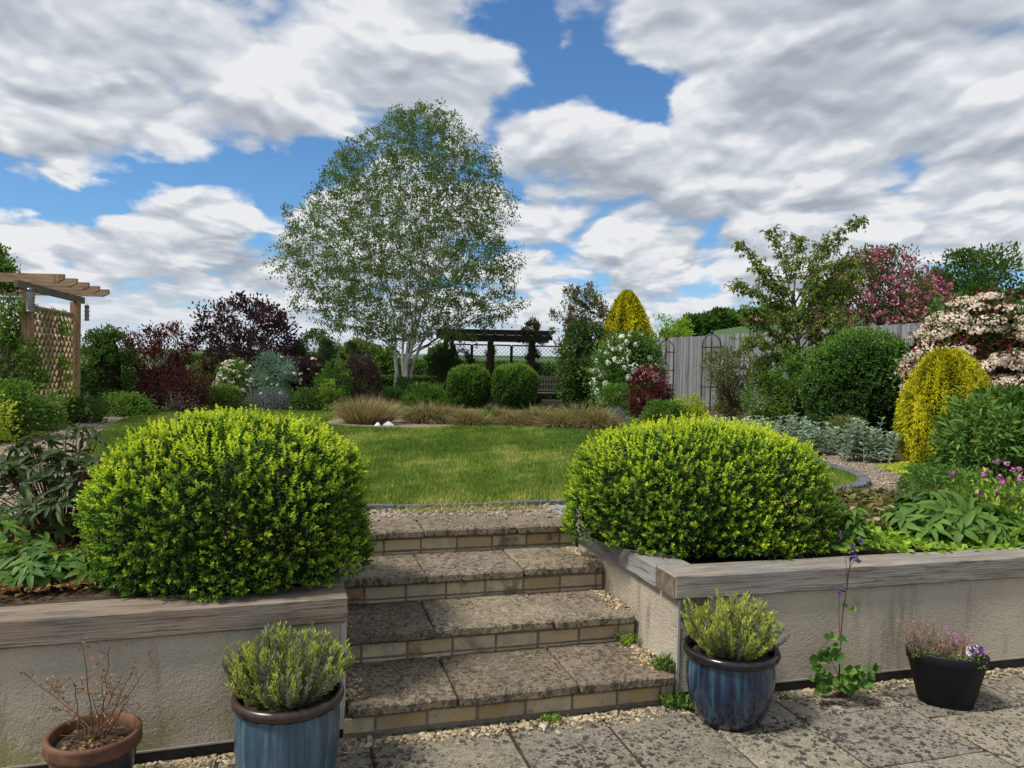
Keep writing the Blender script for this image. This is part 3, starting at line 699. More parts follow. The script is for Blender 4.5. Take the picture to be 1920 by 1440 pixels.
def box_bush(name, label, c, rad, p, nsh, leaf, seed, base, group, npair=6, mature=26000, core=.86, lime=.0, stem_l=.045, mat='box_leaf', kind='bush', wr=.52, zmin=-9):
    """clipped box: thousands of short shoots, each with pairs of small leaves"""
    rng = np.random.default_rng(seed); c = np.asarray(c, float); rf = box_shape(c, rad, p, seed)
    root = thing(name, label, kind, base, group)
    d = sphere_dirs(nsh * 3, rng); r = rf(d)
    wgt = r ** 2; keep = rng.uniform(0, wgt.max(), len(d)) < wgt; d = d[keep][:nsh]; r = r[keep][:nsh]
    hole = vnoise(d[:, 0] * 1.0 + d[:, 1], d[:, 2] * 1.3 - d[:, 1], 9, seed + 3) + .6 * vnoise(d[:, 0] - d[:, 1], d[:, 2], 24, seed + 4); kk = (hole > -.42) | (rng.uniform(0, 1, len(d)) < .25); d = d[kk]; r = r[kk]
    e = 1e-3; t1 = unit(np.cross(d, sphere_dirs(len(d), rng))); t2 = np.cross(d, t1)
    def pt(q): q = unit(q); return q * rf(q)[:, None]
    nrm = unit(np.cross(pt(d + t1 * e) - pt(d), pt(d + t2 * e) - pt(d))); nrm *= np.sign((nrm * d).sum(1))[:, None]
    ln = stem_l * rng.uniform(.35, 1.5, len(d)) * (1 + .25 * vnoise(d[:, 0] + d[:, 1], d[:, 2], 11, seed + 5)) * (1 + .5 * np.clip(nrm[:, 2], 0, 1) * rng.uniform(0, 1, len(d)))
    ax = unit(nrm * 1.0 + np.array([0, 0, .45]) + sphere_dirs(len(d), rng) * .42)
    s0 = c + d * (r * rng.uniform(.955, 1.0, len(d)))[:, None] - nrm * .02
    # late shoots lime, older deep green; light from above also put into the colour
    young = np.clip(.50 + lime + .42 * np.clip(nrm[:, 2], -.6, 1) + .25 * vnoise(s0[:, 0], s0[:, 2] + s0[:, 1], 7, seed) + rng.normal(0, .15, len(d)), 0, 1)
    kk = s0[:, 2] > zmin; d, r, nrm, ln, ax, s0, young = d[kk], r[kk], nrm[kk], ln[kk], ax[kk], s0[kk], young[kk]
    PB, DD, NN, LL, RR = [], [], [], [], []
    u = unit(np.cross(ax, sphere_dirs(len(d), rng))); v_ = np.cross(ax, u)
    for k in range(npair):
        f_ = (k + .3) / npair
        for sgn in (1, -1):
            a = k * 1.57 + rng.normal(0, .25, len(d)); sd = (np.cos(a)[:, None] * u + np.sin(a)[:, None] * v_) * sgn
            PB.append(s0 + ax * (ln * f_)[:, None]); spread = 1.0 - .55 * f_
            dd = unit(sd * spread + ax * (.35 + .75 * f_) + rng.normal(0, .12, (len(d), 3))); DD.append(dd)
            NN.append(ax * .9 - sd * .3 + rng.normal(0, .25, (len(d), 3)))
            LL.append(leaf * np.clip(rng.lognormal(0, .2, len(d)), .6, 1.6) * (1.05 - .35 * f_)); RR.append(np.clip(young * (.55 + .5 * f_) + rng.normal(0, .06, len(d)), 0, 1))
    PB = np.concatenate(PB); DD = np.concatenate(DD); NN = np.concatenate(NN); LL = np.concatenate(LL); RR = np.concatenate(RR)
    mb = MB(); leaves(mb, PB, DD, NN, LL, LL * wr, 'fold', 0, RR)
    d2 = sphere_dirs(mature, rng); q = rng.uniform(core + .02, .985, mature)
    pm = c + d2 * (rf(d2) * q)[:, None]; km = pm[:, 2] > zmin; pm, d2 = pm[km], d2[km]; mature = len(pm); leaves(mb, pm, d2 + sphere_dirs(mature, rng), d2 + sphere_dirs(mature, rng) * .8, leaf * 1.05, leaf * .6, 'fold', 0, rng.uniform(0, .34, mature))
    mb.build('foliage', LM[mat], root)
    if kind == 'bush':
        k = 420; c0 = sphere_dirs(14, rng)[rng.integers(0, 14, k)]; d2 = unit(c0 + rng.normal(0, .09, (k, 3))); mb = MB(); pm = c + d2 * (rf(d2) * rng.uniform(.93, 1.01, k))[:, None]; pm[:, 2] = np.maximum(pm[:, 2], zmin); leaves(mb, pm, d2 + sphere_dirs(k, rng), d2 + sphere_dirs(k, rng) * .8, leaf * .9, leaf * .5, 'fold', 0, rng.uniform(.2, 1, k)); mb.build('dry_leaves', LM['dry_leaf'], root)
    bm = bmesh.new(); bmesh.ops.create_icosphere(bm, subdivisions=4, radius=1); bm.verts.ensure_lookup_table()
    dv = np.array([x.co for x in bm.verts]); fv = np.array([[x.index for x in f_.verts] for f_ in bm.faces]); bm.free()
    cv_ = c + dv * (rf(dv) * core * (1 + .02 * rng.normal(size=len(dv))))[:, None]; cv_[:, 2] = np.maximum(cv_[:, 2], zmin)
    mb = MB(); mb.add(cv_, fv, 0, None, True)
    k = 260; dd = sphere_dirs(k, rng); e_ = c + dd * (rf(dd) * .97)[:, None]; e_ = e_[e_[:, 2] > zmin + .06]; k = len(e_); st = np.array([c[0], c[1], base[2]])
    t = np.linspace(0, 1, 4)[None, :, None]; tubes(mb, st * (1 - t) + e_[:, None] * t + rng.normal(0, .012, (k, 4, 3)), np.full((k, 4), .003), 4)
    mb.build('twigs', M['filler_and_twigs'], root)  # real twigs plus an added dark blob that stops the bush being see-through
    return root


def palmate(mb, c, up_, n, L, Wd, rng, spread=2.4, mi=0, rnd=None, droop=.25, full=False):
    """one hand-shaped leaf of n leaflets round the point c"""
    up_ = unit(np.asarray(up_, float)); u = unit(np.cross(up_, sphere_dirs(1, rng)[0])); v_ = np.cross(up_, u)
    a = np.linspace(-spread, spread, n) if not full else np.arange(n) * 2 * np.pi / n
    a = a + rng.normal(0, .08, n)
    dd = np.cos(a)[:, None] * u + np.sin(a)[:, None] * v_ + up_ * rng.uniform(.05, .35, (n, 1)) - ZUP * droop
    ll = L * (1 - .3 * np.abs(a) / max(spread, 1)) * rng.uniform(.85, 1.1, n)
    leaves(mb, np.repeat(c[None], n, 0), dd, np.repeat(up_[None], n, 0) + rng.normal(0, .12, (n, 3)), ll, Wd * rng.uniform(.8, 1.15, n), 'long', mi, np.clip((rng.uniform(0, 1) if rnd is None else rnd) * .7 + rng.uniform(0, .3, n), 0, 1))


def hand_clump(name, label, cat, base, rad, H, nleaf, nlt, L, Wd, mat, rng_seed, stem='stem_green', full=False, group=None, spread=2.4, flat=.8):
    rng = np.random.default_rng(rng_seed); base = np.asarray(base, float)
    root = thing(name, label, cat, base, group); mb = MB(); sb = MB(); PT = []; RD = []
    for i in range(nleaf):
        a = rng.uniform(0, 6.28); q = math.sqrt(rng.uniform(.02, 1)); 
        tip = base + np.array([math.cos(a) * q * rad[0], math.sin(a) * q * rad[1], H * (1 - .55 * q ** 2) * rng.uniform(.72, 1.05)])
        s0 = base + np.array([math.cos(a) * q * rad[0] * .2, math.sin(a) * q * rad[1] * .2, -.01])
        mid = s0 * .5 + tip * .5 + np.array([0, 0, H * .18])
        t = np.linspace(0, 1, 5)[:, None]; PT.append((1 - t) ** 2 * s0 + 2 * t * (1 - t) * mid + t ** 2 * tip); RD.append(np.full(5, .003))
        palmate(mb, tip, np.array([math.cos(a) * q * .7, math.sin(a) * q * .7, flat]) + rng.normal(0, .25, 3), nlt, L * rng.uniform(.75, 1.15), Wd, rng, spread, full=full)
    mb.build('leaves', LM[mat], root); tubes(sb, PT, RD, 5); sb.build('stems', M[stem], root); return root


def carpet(name, label, cat, poly, n, hgt, L, Wd, mat, seed, shape='fold', D2=True, group=None, up=.6, lump=.5):
    """low leafy cover"""
    rng = np.random.default_rng(seed); poly = np.asarray(poly, float); lo, hi = poly.min(0), poly.max(0)
    xy = rng.uniform(lo, hi, (n * 3, 2)); xy = xy[inside(poly, xy[:, 0], xy[:, 1])][:n]; m_ = len(xy)
    hh = hgt * (.35 + lump * (vnoise(xy[:, 0], xy[:, 1], 4.5, seed) + .6) + .3 * vnoise(xy[:, 0], xy[:, 1], 14, seed + 1)); hh = np.maximum(hh, .02)
    # thin towards the rim
    z = zg(xy[:, 0], xy[:, 1]) + hh * rng.uniform(.25, 1, m_) ** .6
    c = np.array([*poly.mean(0), 0]); c[2] = float(zg(c[0], c[1]))
    root = thing(name, label, cat, c, group); Pp = np.column_stack([xy, z]); dd = sphere_dirs(m_, rng); dd[:, 2] = np.abs(dd[:, 2]) * .4
    mb = MB(); leaves(mb, Pp, dd, np.array([0, 0, up]) + sphere_dirs(m_, rng) * .55, L * rng.uniform(.6, 1.25, m_), Wd * rng.uniform(.7, 1.2, m_), shape, 0, np.clip(.5 + .3 * vnoise(xy[:, 0], xy[:, 1], 9, seed + 2) + rng.normal(0, .2, m_), 0, 1))
    mb.build('leaves', LM[mat], root)
    if hgt < .13: return root
    k = min(m_ // 6, 900); Pt = Pp[:k]; g0 = Pt.copy(); g0[:, 2] = zg(g0[:, 0], g0[:, 1]) - .01; g0[:, :2] += rng.normal(0, .02, (k, 2))
    mb = MB(); tubes(mb, np.stack([g0, (g0 + Pt) / 2 + rng.normal(0, .006, (k, 3)), Pt], 1), np.full((k, 3), .0016), 4); mb.build('stems', M['stem_green'], root)
    return root


def pebbles(name, XYZ, size, mat, seed, label=None):
    rng = np.random.default_rng(seed); n = len(XYZ)
    ico = np.array([(0, 0, 1), (.894, 0, .447), (.276, .851, .447), (-.724, .526, .447), (-.724, -.526, .447), (.276, -.851, .447), (.724, .526, -.447), (-.276, .851, -.447), (-.894, 0, -.447), (-.276, -.851, -.447), (.724, -.526, -.447), (0, 0, -1)])
    fc = np.array([(0, 1, 2), (0, 2, 3), (0, 3, 4), (0, 4, 5), (0, 5, 1), (1, 6, 2), (2, 7, 3), (3, 8, 4), (4, 9, 5), (5, 10, 1), (2, 6, 7), (3, 7, 8), (4, 8, 9), (5, 9, 10), (1, 10, 6), (11, 7, 6), (11, 8, 7), (11, 9, 8), (11, 10, 9), (11, 6, 10)])
    s_ = size * rng.lognormal(0, .35, n)
    sc = np.stack([s_ * rng.uniform(.7, 1.3, n), s_ * rng.uniform(.5, 1.0, n), s_ * rng.uniform(.35, .7, n)], -1)
    a = rng.uniform(0, 6.28, n); V = ico[None] * (1 + rng.normal(0, .12, (n, 12, 1))) * sc[:, None]
    tl = rng.normal(0, .3, n); V[..., 2] += V[..., 0] * tl[:, None]
    x = V[..., 0] * np.cos(a)[:, None] - V[..., 1] * np.sin(a)[:, None]; y = V[..., 0] * np.sin(a)[:, None] + V[..., 1] * np.cos(a)[:, None]
    V = np.stack([x, y, V[..., 2]], -1) + XYZ[:, None] + np.array([0, 0, .2]) * s_[:, None, None]
    mb = MB(); mb.add(V, (fc[None] + (np.arange(n) * 12)[:, None, None]).reshape(-1, 3), 0, np.repeat(rng.uniform(0, 1, n), 20))
    o = mb.build(name, mat); o['kind'] = 'stuff'
    if label: tag(o, label, 'gravel')
    return o

# ------------------------------------------------------------------ the setting
S0 = -1.56                                        # where the left wall ends, along the steps
STB = 1.80                                        # depth of the flight behind the wall line
def st(s, t, z): return O + A_ * s + N_ * t + np.array([0, 0, z])

# ground: one sheet with a step at the retaining walls, reaching the horizon
def ground():
    mb = MB()
    def patch(sv, tv, zf):
        S_, T_ = np.meshgrid(sv, tv, indexing='ij'); Q = O + S_[..., None] * A_ + T_[..., None] * N_
        Q[..., 2] = zf(Q[..., 0], Q[..., 1]); k, l = len(sv), len(tv)
        i = np.arange(k - 1)[:, None]; j = np.arange(l - 1)[None]
        f = np.stack([i * l + j, (i + 1) * l + j, (i + 1) * l + j + 1, i * l + j + 1], -1).reshape(-1, 4); mb.add(Q, f, 0, None, True)
    gs = np.concatenate([-np.geomspace(4000, 12, 34), np.linspace(-11, 11, 70), np.geomspace(12, 4000, 34)])
    gt = np.concatenate([np.linspace(STB, 28, 70), np.geomspace(29, 5000, 60)])
    patch(gs, gt, zg)
    ls = np.concatenate([-np.geomspace(60, 8, 10), np.linspace(-7.5, S0 - .1, 20)])
    rs = np.concatenate([np.linspace(.1, 8, 20), np.geomspace(8.5, 60, 10)])
    tv = np.linspace(.14, STB, 9)
    patch(ls, tv, lambda x, y: zg(x, y) - .02); patch(rs, tv, lambda x, y: zg(x, y) - .02)
    patch(np.linspace(-60, 60, 12), np.linspace(-60, STB, 8), lambda x, y: 0 * x - .09)
    o = mb.build('ground', M['ground']); o['kind'] = 'structure'
ground()

# patio of riven slabs in courses of two widths, laid square to the steps
def patio():
    mb = MB(); rng = np.random.default_rng(11)
    s = -5.35
    while s < 6.5:
        wS = float(rng.choice([.45, .60, .60])); t = .35 - float(rng.uniform(0, .5))
        while t > -5.5:
            lt = float(rng.choice([.45, .60, .60, .75]))
            c = st(s + wS / 2, t - lt / 2, -.025 + rng.normal(0, .0012))
            tilt = rng.normal(0, .004, 2)
            ax = unit(A_ + ZUP * tilt[0]); ay = unit(N_ + ZUP * tilt[1]); az = np.cross(ax, ay)
            bbox(mb, (c, ax, ay, az), (wS - .009, lt - .009, .05), .007, 0, rng.uniform(.0, 1.0), .0022, .11)
            t -= lt
        s += wS
    # dark earthy joints under the slabs
    q = [st(-6, .45, -.006), st(7, .45, -.006), st(7, -6, -.006), st(-6, -6, -.006)]; mb.add(q, [(0, 3, 2, 1)], 1)
    o = mb.build('patio', [M['paving'], M['soil']]); o['kind'] = 'structure'
patio()

# gravel paths round the lawn and the lawn itself
LAWN = smooth_loop([(-1.2, 5.3), (.36, 5.62), (1.7, 6.0), (2.7, 6.45), (3.28, 7.15), (3.36, 8.2), (3.05, 10.2), (2.7, 13), (2.7, 17), (1.7, 20.2), (-1, 21.2), (-4, 19.6), (-6.7, 16), (-6.75, 13.6), (-5.85, 11), (-5.0, 9), (-4.0, 7.3), (-2.7, 5.85)])
GRAV = smooth_loop([(-1.6, 4.75), (.0, 5.05), (1.8, 5.35), (3.2, 5.95), (4.15, 6.7), (4.45, 7.7), (4.2, 9.4), (3.7, 11.5), (3.3, 14), (2.9, 17), (1, 20), (-3, 19.8), (-6.6, 16.6), (-7.4, 14.6), (-7.0, 12.4), (-6.3, 10.4), (-5.9, 9.0), (-5.6, 7.6), (-4.6, 6.0), (-3.6, 5.0)])
sheet('gravel_path', GRAV, .006, M['gravel'])
sheet('lawn', LAWN, .022, M['turf'])
BED = smooth_loop([G(x, y)[:2] for x, y in [(625, 800), (760, 806), (900, 801), (1130, 801), (1170, 790), (1120, 784), (900, 786), (780, 782), (640, 788)]], 60)
sheet('gravel_bed', BED, .034, M['gravel'])

def lawn_grass():
    rng = np.random.default_rng(3); lo, hi = LAWN.min(0), LAWN.max(0)
    N0 = 1500000; xy = rng.uniform(lo, hi, (N0, 2)); d = xy[:, 1]
    keep = rng.uniform(0, 1, N0) < np.minimum(1, (6.3 / d) ** 1.7); xy = xy[keep]
    keep = inside(LAWN, xy[:, 0], xy[:, 1]) & ~inside(BED, xy[:, 0], xy[:, 1]); xy = xy[keep]
    vis = np.abs(xy[:, 0] / xy[:, 1]) < .78; xy = xy[vis]; n = len(xy); d = xy[:, 1]
    dry = np.clip(.20 + .40 * vnoise(xy[:, 0], xy[:, 1] * .5, 2.3, 5) + .38 * vnoise(xy[:, 0], xy[:, 1] * .5, 7, 6) + .25 * vnoise(xy[:, 0], xy[:, 1] * .6, 19, 16) + rng.normal(0, .17, n), 0, 1)
    lx = (LAWN[None, :, :] - xy[:2][:, None]) if False else None
    fringe = np.clip(1 - (xy[:, 1] - (5.36 + .24 * xy[:, 0] + .1)) / .45, 0, 1) * (np.abs(xy[:, 0]) < 2); dry = np.clip(dry + .5 * fringe * rng.uniform(0, 1, n), 0, 1)
    P0 = np.column_stack([xy, zg(xy[:, 0], xy[:, 1]) + .018]); D = rng.normal(0, .42, (n, 3)); D[:, 2] = 1
    L = rng.uniform(.018, .045, n) * (1 + .35 * vnoise(xy[:, 0], xy[:, 1], 5, 9)); Wd = .0042 * np.maximum(1, d / 6.5) * rng.uniform(.7, 1.4, n)
    side = unit(np.column_stack([rng.normal(0, 1, (n, 2)), np.zeros(n)])); D = unit(D)
    V = np.stack([P0 - side * Wd[:, None], P0 + side * Wd[:, None], P0 + D * L[:, None] * 1.3], 1)
    mb = MB(); mb.add(V, np.arange(n * 3).reshape(-1, 3), 0, dry); o = mb.build('lawn_grass', LM['grass_blade']); tag(o, 'short mown green lawn with dry straw patches', 'grass', kind='stuff')
    # unkempt tufts leaning over the edge of the top step
    mb = MB(); k = 700; c = np.concatenate([G(875, 958)[None], G(955, 955)[None], G(800, 960)[None]]); w_ = rng.integers(0, 3, k)
    P1 = c[w_] + np.column_stack([rng.normal(0, .16, k), rng.normal(0, .05, k), np.full(k, .0)]); D = rng.normal(0, .5, (k, 3)); D[:, 2] = 1; D[:, 1] -= .25
    blades(mb, P1, D, rng.uniform(.04, .13, k), .004, rng.uniform(0, .5, k), 3, 0, rng.uniform(.1, 1, k)); o = mb.build('rough_grass', LM['grass_blade']); tag(o, 'straggly long grass leaning over the lawn edging by the top step', 'grass', kind='stuff')
lawn_grass()

def scatter(poly, n, seed, minus=None, depth=False):
    rng = np.random.default_rng(seed); poly = np.asarray(poly); lo, hi = poly.min(0), poly.max(0); xy = rng.uniform(lo, hi, (n, 2))
    if depth: xy = xy[rng.uniform(0, 1, n) < np.minimum(1, (6 / xy[:, 1]) ** 2)]
    k = inside(poly, xy[:, 0], xy[:, 1])
    for q in minus or []: k &= ~inside(q, xy[:, 0], xy[:, 1])
    xy = xy[k]; return np.column_stack([xy, zg(xy[:, 0], xy[:, 1]) + .006])
xyz = scatter(GRAV, 110000, 21, [LAWN], True)
xyz = xyz[np.abs(xyz[:, 0] / xyz[:, 1]) < .75]
pebbles('path_pebbles', xyz, .0125, M['pebble'], 22, 'loose buff and brown pebbles on the path round the lawn')
rng = np.random.default_rng(31)
def strip(n, f): return np.array([f() for _ in range(n)])
foot = np.concatenate([
    strip(650, lambda: st(rng.uniform(S0 + .0, .02), -.02 - abs(rng.normal(0, .045)), .0)),
    strip(900, lambda: OL + AL * rng.uniform(-4.2, S0 - .02) + NL * (-.012 - abs(rng.normal(0, .04)))),
    strip(850, lambda: O + AR * rng.uniform(.05, 3.6) + NR * (-.012 - abs(rng.normal(0, .036)))),
    strip(170, lambda: st(-.06 + rng.normal(0, .03), rng.uniform(.05, .40), RISE)), strip(200, lambda: st(-.05 + rng.normal(0, .025), rng.uniform(.5, .86), 2 * RISE)), strip(150, lambda: st(-.05 + rng.normal(0, .025), rng.uniform(.95, 1.3), 3 * RISE)),
    strip(70, lambda: st(S0 + .05 + rng.normal(0, .03), rng.uniform(.05, .40), RISE)), strip(60, lambda: st(S0 + .05 + rng.normal(0, .03), rng.uniform(.5, .85), 2 * RISE)),
    strip(260, lambda: st(rng.uniform(S0, 0), rng.uniform(1.76, 1.98), ZU + .012)),
])
foot[:, 2] = np.maximum(foot[:, 2], 0)
pebbles('loose_pebbles', foot, .0088, M['pebble_yellow'], 33, 'loose yellow pebbles along the foot of the walls and steps')


# ------------------------------------------------------------------ steps and walls
def steps():
    root = thing('garden_steps', 'flight of four stone treads on buff brick risers between the retaining walls', 'steps', st(S0 / 2, .4, 0))
    rng = np.random.default_rng(5)
    for i in range(4):
        tf = -.0285 + i * GOING; z1 = (i + 1) * RISE; js = [S0 + .02, -1.05 + rng.normal(0, .02), -.475 + rng.normal(0, .02), -.012]
        if i == 3: js = [S0 + .02, -1.0, -.41, .02]
        for a, b in zip(js[:-1], js[1:]):
            mb = MB(); dep = GOING + (.05 if i < 3 else .02); c = st((a + b) / 2, tf + dep / 2 + rng.normal(0, .004), z1 - .025 + rng.normal(0, .002)); tw = rng.normal(0, .006)
            ax = unit(A_ + N_ * tw + ZUP * rng.normal(0, .004)); ay = unit(N_ - A_ * tw); az = np.cross(ax, ay)
            bbox(mb, (c, ax, ay, az), (b - a - .007, dep, .05), .010, 0, rng.uniform(.1, 1.0), .0027, .055); mb.build('tread', M['tread'], root)
        mb = MB(); y0 = tf + .035; z0 = z1 - .05 - .0745 - .028
        c = st(S0 / 2, y0 + .06, z1 - .055 - .075); bbox(mb, (c, A_, N_, ZUP), (-S0 - .004, .11, .152), 0, 1, .5)
        s = S0 - rng.uniform(.02, .15)
        while s < -.01:
            a, b = max(s, S0 + .004), min(s + .215, -.006)
            if b - a > .03: bbox(mb, (st((a + b) / 2, y0 + .055 + rng.normal(0, .0016), z1 - .05 - .012 - .0325 + rng.normal(0, .001)), A_, N_, ZUP), (b - a, .112, .065), .004, 0, rng.uniform(0, 1), .0012, .06)
            if b - a > .03 and i > 0: bbox(mb, (st((a + b) / 2 + .0, y0 + .057, z1 - .05 - .012 - .0325 - .075), A_, N_, ZUP), (b - a, .111, .065), .004, 0, rng.uniform(.2, .8), .001, .06)
            s += .225
        mb.build('riser', [M['brick'], M['mortar']], root)
steps()


def wall_left():
    root = thing('retaining_wall', 'low rendered wall with brown timber coping and yellow lichen behind the terracotta pot', 'wall', OL + AL * -3)
    e = (S0 + .012) * math.cos(TH - TH_L)
    mb = MB(); q = lambda s, t, z: OL + AL * s + NL * t + np.array([0, 0, z])
    bbox(mb, (q((e - 7) / 2, .1, .045 + (ZB - .045) / 2), AL, NL, ZUP), (e + 7, .2, ZB - .045), .004)
    a, b = st(S0 + .004, .15, 0), st(S0 + .004, STB, 0)
    c = st(S0 - .1, (.16 + STB) / 2, .27); bbox(mb, (c, A_, N_, ZUP), (.2, STB - .12, .5), .003); mb.build('rendered_face', M['render'], root)
    mb = MB(); bbox(mb, (q((e - 7) / 2, .105, .022), AL, NL, ZUP), (e + 6.97, .19, .05), 0); mb.build('foot', M['dpc'], root)
    mb = MB(); tz = ZB + .006 + .0521
    bbox(mb, (q((e - 7) / 2, -OV + .1, tz), AL, NL, ZUP), (e + 7.0, .2, .104), .005, 0, None, .0015, .4); mb.build('coping', M['timber_left'], root)
    mb = MB(); bbox(mb, (st(S0 - .085, (.21 + STB) / 2, tz - .002), A_, N_, ZUP), (.18, STB - .2, .1), .005, 0, None, .001, .4); mb.build('coping', M['timber_side'], root)
    mb = MB(); bbox(mb, (q(e - .016, -.001, .27), AL, NL, ZUP), (.022, .008, .455), .002); mb.build('corner_bead', M['bead'], root)
    mb = MB(); bbox(mb, (q((e - 7) / 2, -.001, .049), AL, NL, ZUP), (e + 6.9, .006, .008), .001); mb.build('bottom_bead', M['slab_edge'], root)
wall_left()


def wall_right():
    root = thing('retaining_wall', 'low rendered wall with silvered timber coping beside the black planter', 'wall', O + AR * 3)
    q = lambda s, t, z: O + AR * s + NR * t + np.array([0, 0, z])
    mb = MB()
    # render has dropped off at the top of the corner: the face is built round the hole
    hw, hz = .20, .30
    bbox(mb, (q((hw + 7) / 2, .1, .05 + (ZB - .05) / 2), AR, NR, ZUP), (7 - hw, .2, ZB - .05), 0)
    prof = [(.002, .05), (hw, .05), (hw, hz - .03), (.15, hz - .01), (.09, hz + .02), (.045, hz + .055), (.002, hz + .07)]
    k = len(prof); V = [q(s, .0, z) for s, z in prof] + [q(s, .05, z) for s, z in prof]
    f4 = [(i, i + 1, i + 1 + k, i + k) for i in range(k - 1)]; mb.add(V, f4); mb.add([q(s, .0, z) for s, z in prof], [list(range(k))])
    a = .006; bbox(mb, (st(.1 + a, (STB + .012) / 2, .045 + (ZB - .05) / 2), A_, N_, ZUP), (.2, STB - .012, ZB - .055), 0)
    mb.build('rendered_face', M['render'], root)
    mb = MB(); bbox(mb, (q(.115, .075, .27), AR, NR, ZUP), (.2, .09, .44), .004, 0, None, .004, .05); bbox(mb, (q(.10, .027, .41), AR, NR, ZUP), (.17, .03, .06), .008, 0, None, .003, .05); mb.build('exposed_core', M['core_brick'], root)
    mb = MB(); bbox(mb, (q(3.5, .105, .024), AR, NR, ZUP), (6.98, .19, .05), 0); mb.build('foot', M['dpc'], root)
    tz = ZB + .004 + TT / 2
    mb = MB(); bbox(mb, (q((7 - OV) / 2, -OV + .1, tz), AR, NR, ZUP), (7 + OV, .2, TT), .006, 0, None, .0015, .4)
    mb.build('coping', M['timber_right'], root)
    mb = MB(); bbox(mb, (q(-OV - .001, -OV + .1, tz), AR, NR, ZUP), (.004, .19, TT - .012), .001); mb.build('coping_end', M['end_grain'], root)
    mb = MB(); bbox(mb, (st(-OV + .1, .175 + (STB - .1) / 2, tz - .003), A_, N_, ZUP), (.2, STB - .12, TT - .004), .005, 0, None, .001, .4); mb.build('coping', M['timber_side'], root)
    mb = MB(); bbox(mb, (q(.008, -.002, .05 + .225), AR, NR, ZUP), (.016, .008, .45), .002); mb.build('corner_bead', M['bead'], root)
    mb = MB(); bbox(mb, (q(3.6, -.001, .054), AR, NR, ZUP), (6.7, .006, .008), .001); mb.build('bottom_bead', M['slab_edge'], root)
wall_right()


def edging():
    i0 = int(np.argmin(np.linalg.norm(LAWN - np.array([-1.75, 5.35]), axis=1))); L2 = np.roll(LAWN, -i0, 0); i1 = int(np.argmin(np.linalg.norm(L2 - np.array([3.3, 9.0]), axis=1)))
    seg = np.linalg.norm(np.diff(L2[:i1], axis=0), axis=1); cum = np.concatenate([[0], np.cumsum(seg)])
    root = thing('lawn_edging', 'row of dark blue bricks edging the curved lawn beside the gravel', 'edging', (*L2[i1 // 2], ZU))
    s = .05; rng = np.random.default_rng(8)
    while s < cum[-1] - .2:
        ln = .215; p0 = np.array([np.interp(s, cum, L2[:i1, k]) for k in (0, 1)]); p1 = np.array([np.interp(s + ln, cum, L2[:i1, k]) for k in (0, 1)])
        d = unit(np.array([*(p1 - p0), 0])); n_ = np.cross(d, ZUP); m_ = np.array([*((p0 + p1) / 2), 0]) + n_ * .05; m_[2] = float(zg(m_[0], m_[1])) + (.022 if p0[0] > 1.6 else .008) + rng.normal(0, .002)
        mb = MB(); bbox(mb, (m_, d, n_, ZUP), (ln - .004, .105 if p0[0] > 1.6 else .03, .065), .006, 0, None, .0012, .1); mb.build('edging_brick', M['edging'], root); s += ln + .006
edging()


# ------------------------------------------------------------------ clipped box and pots
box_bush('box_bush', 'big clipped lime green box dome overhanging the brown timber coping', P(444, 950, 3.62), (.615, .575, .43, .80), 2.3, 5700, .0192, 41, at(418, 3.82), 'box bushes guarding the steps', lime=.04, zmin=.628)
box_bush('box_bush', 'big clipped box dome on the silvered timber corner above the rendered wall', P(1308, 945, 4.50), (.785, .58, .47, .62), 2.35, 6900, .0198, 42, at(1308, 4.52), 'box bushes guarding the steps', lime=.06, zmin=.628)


def pot(name, label, base, prof, mats, rim_from, group=None, soil_z=.28, soil_r=.17, flute=0.0, sx=1, sy=1, rot=0.0, sides=56, nfl=20):
    root = thing(name, label, 'pot', base, group)
    mb = MB(); lathe(mb, base, prof[:rim_from + 1], sides, 0, sx, sy, rot, flute, nfl); mb.build('body', mats[0], root)
    mb = MB(); lathe(mb, base, prof[rim_from:], sides, 0, sx, sy, rot); mb.build('rim', mats[1], root)
    mb = MB(); rng = np.random.default_rng(3); rr = np.array([1e-3, .25, .5, .75, 1.0]) * soil_r
    lathe(mb, np.asarray(base) + np.array([0, 0, 0]), [(r_, soil_z + .012 * (1 - r_ / soil_r)) for r_ in rr][::-1], 28, 0, sx, sy, rot); mb.build('soil', M['soil'], root)
    return root


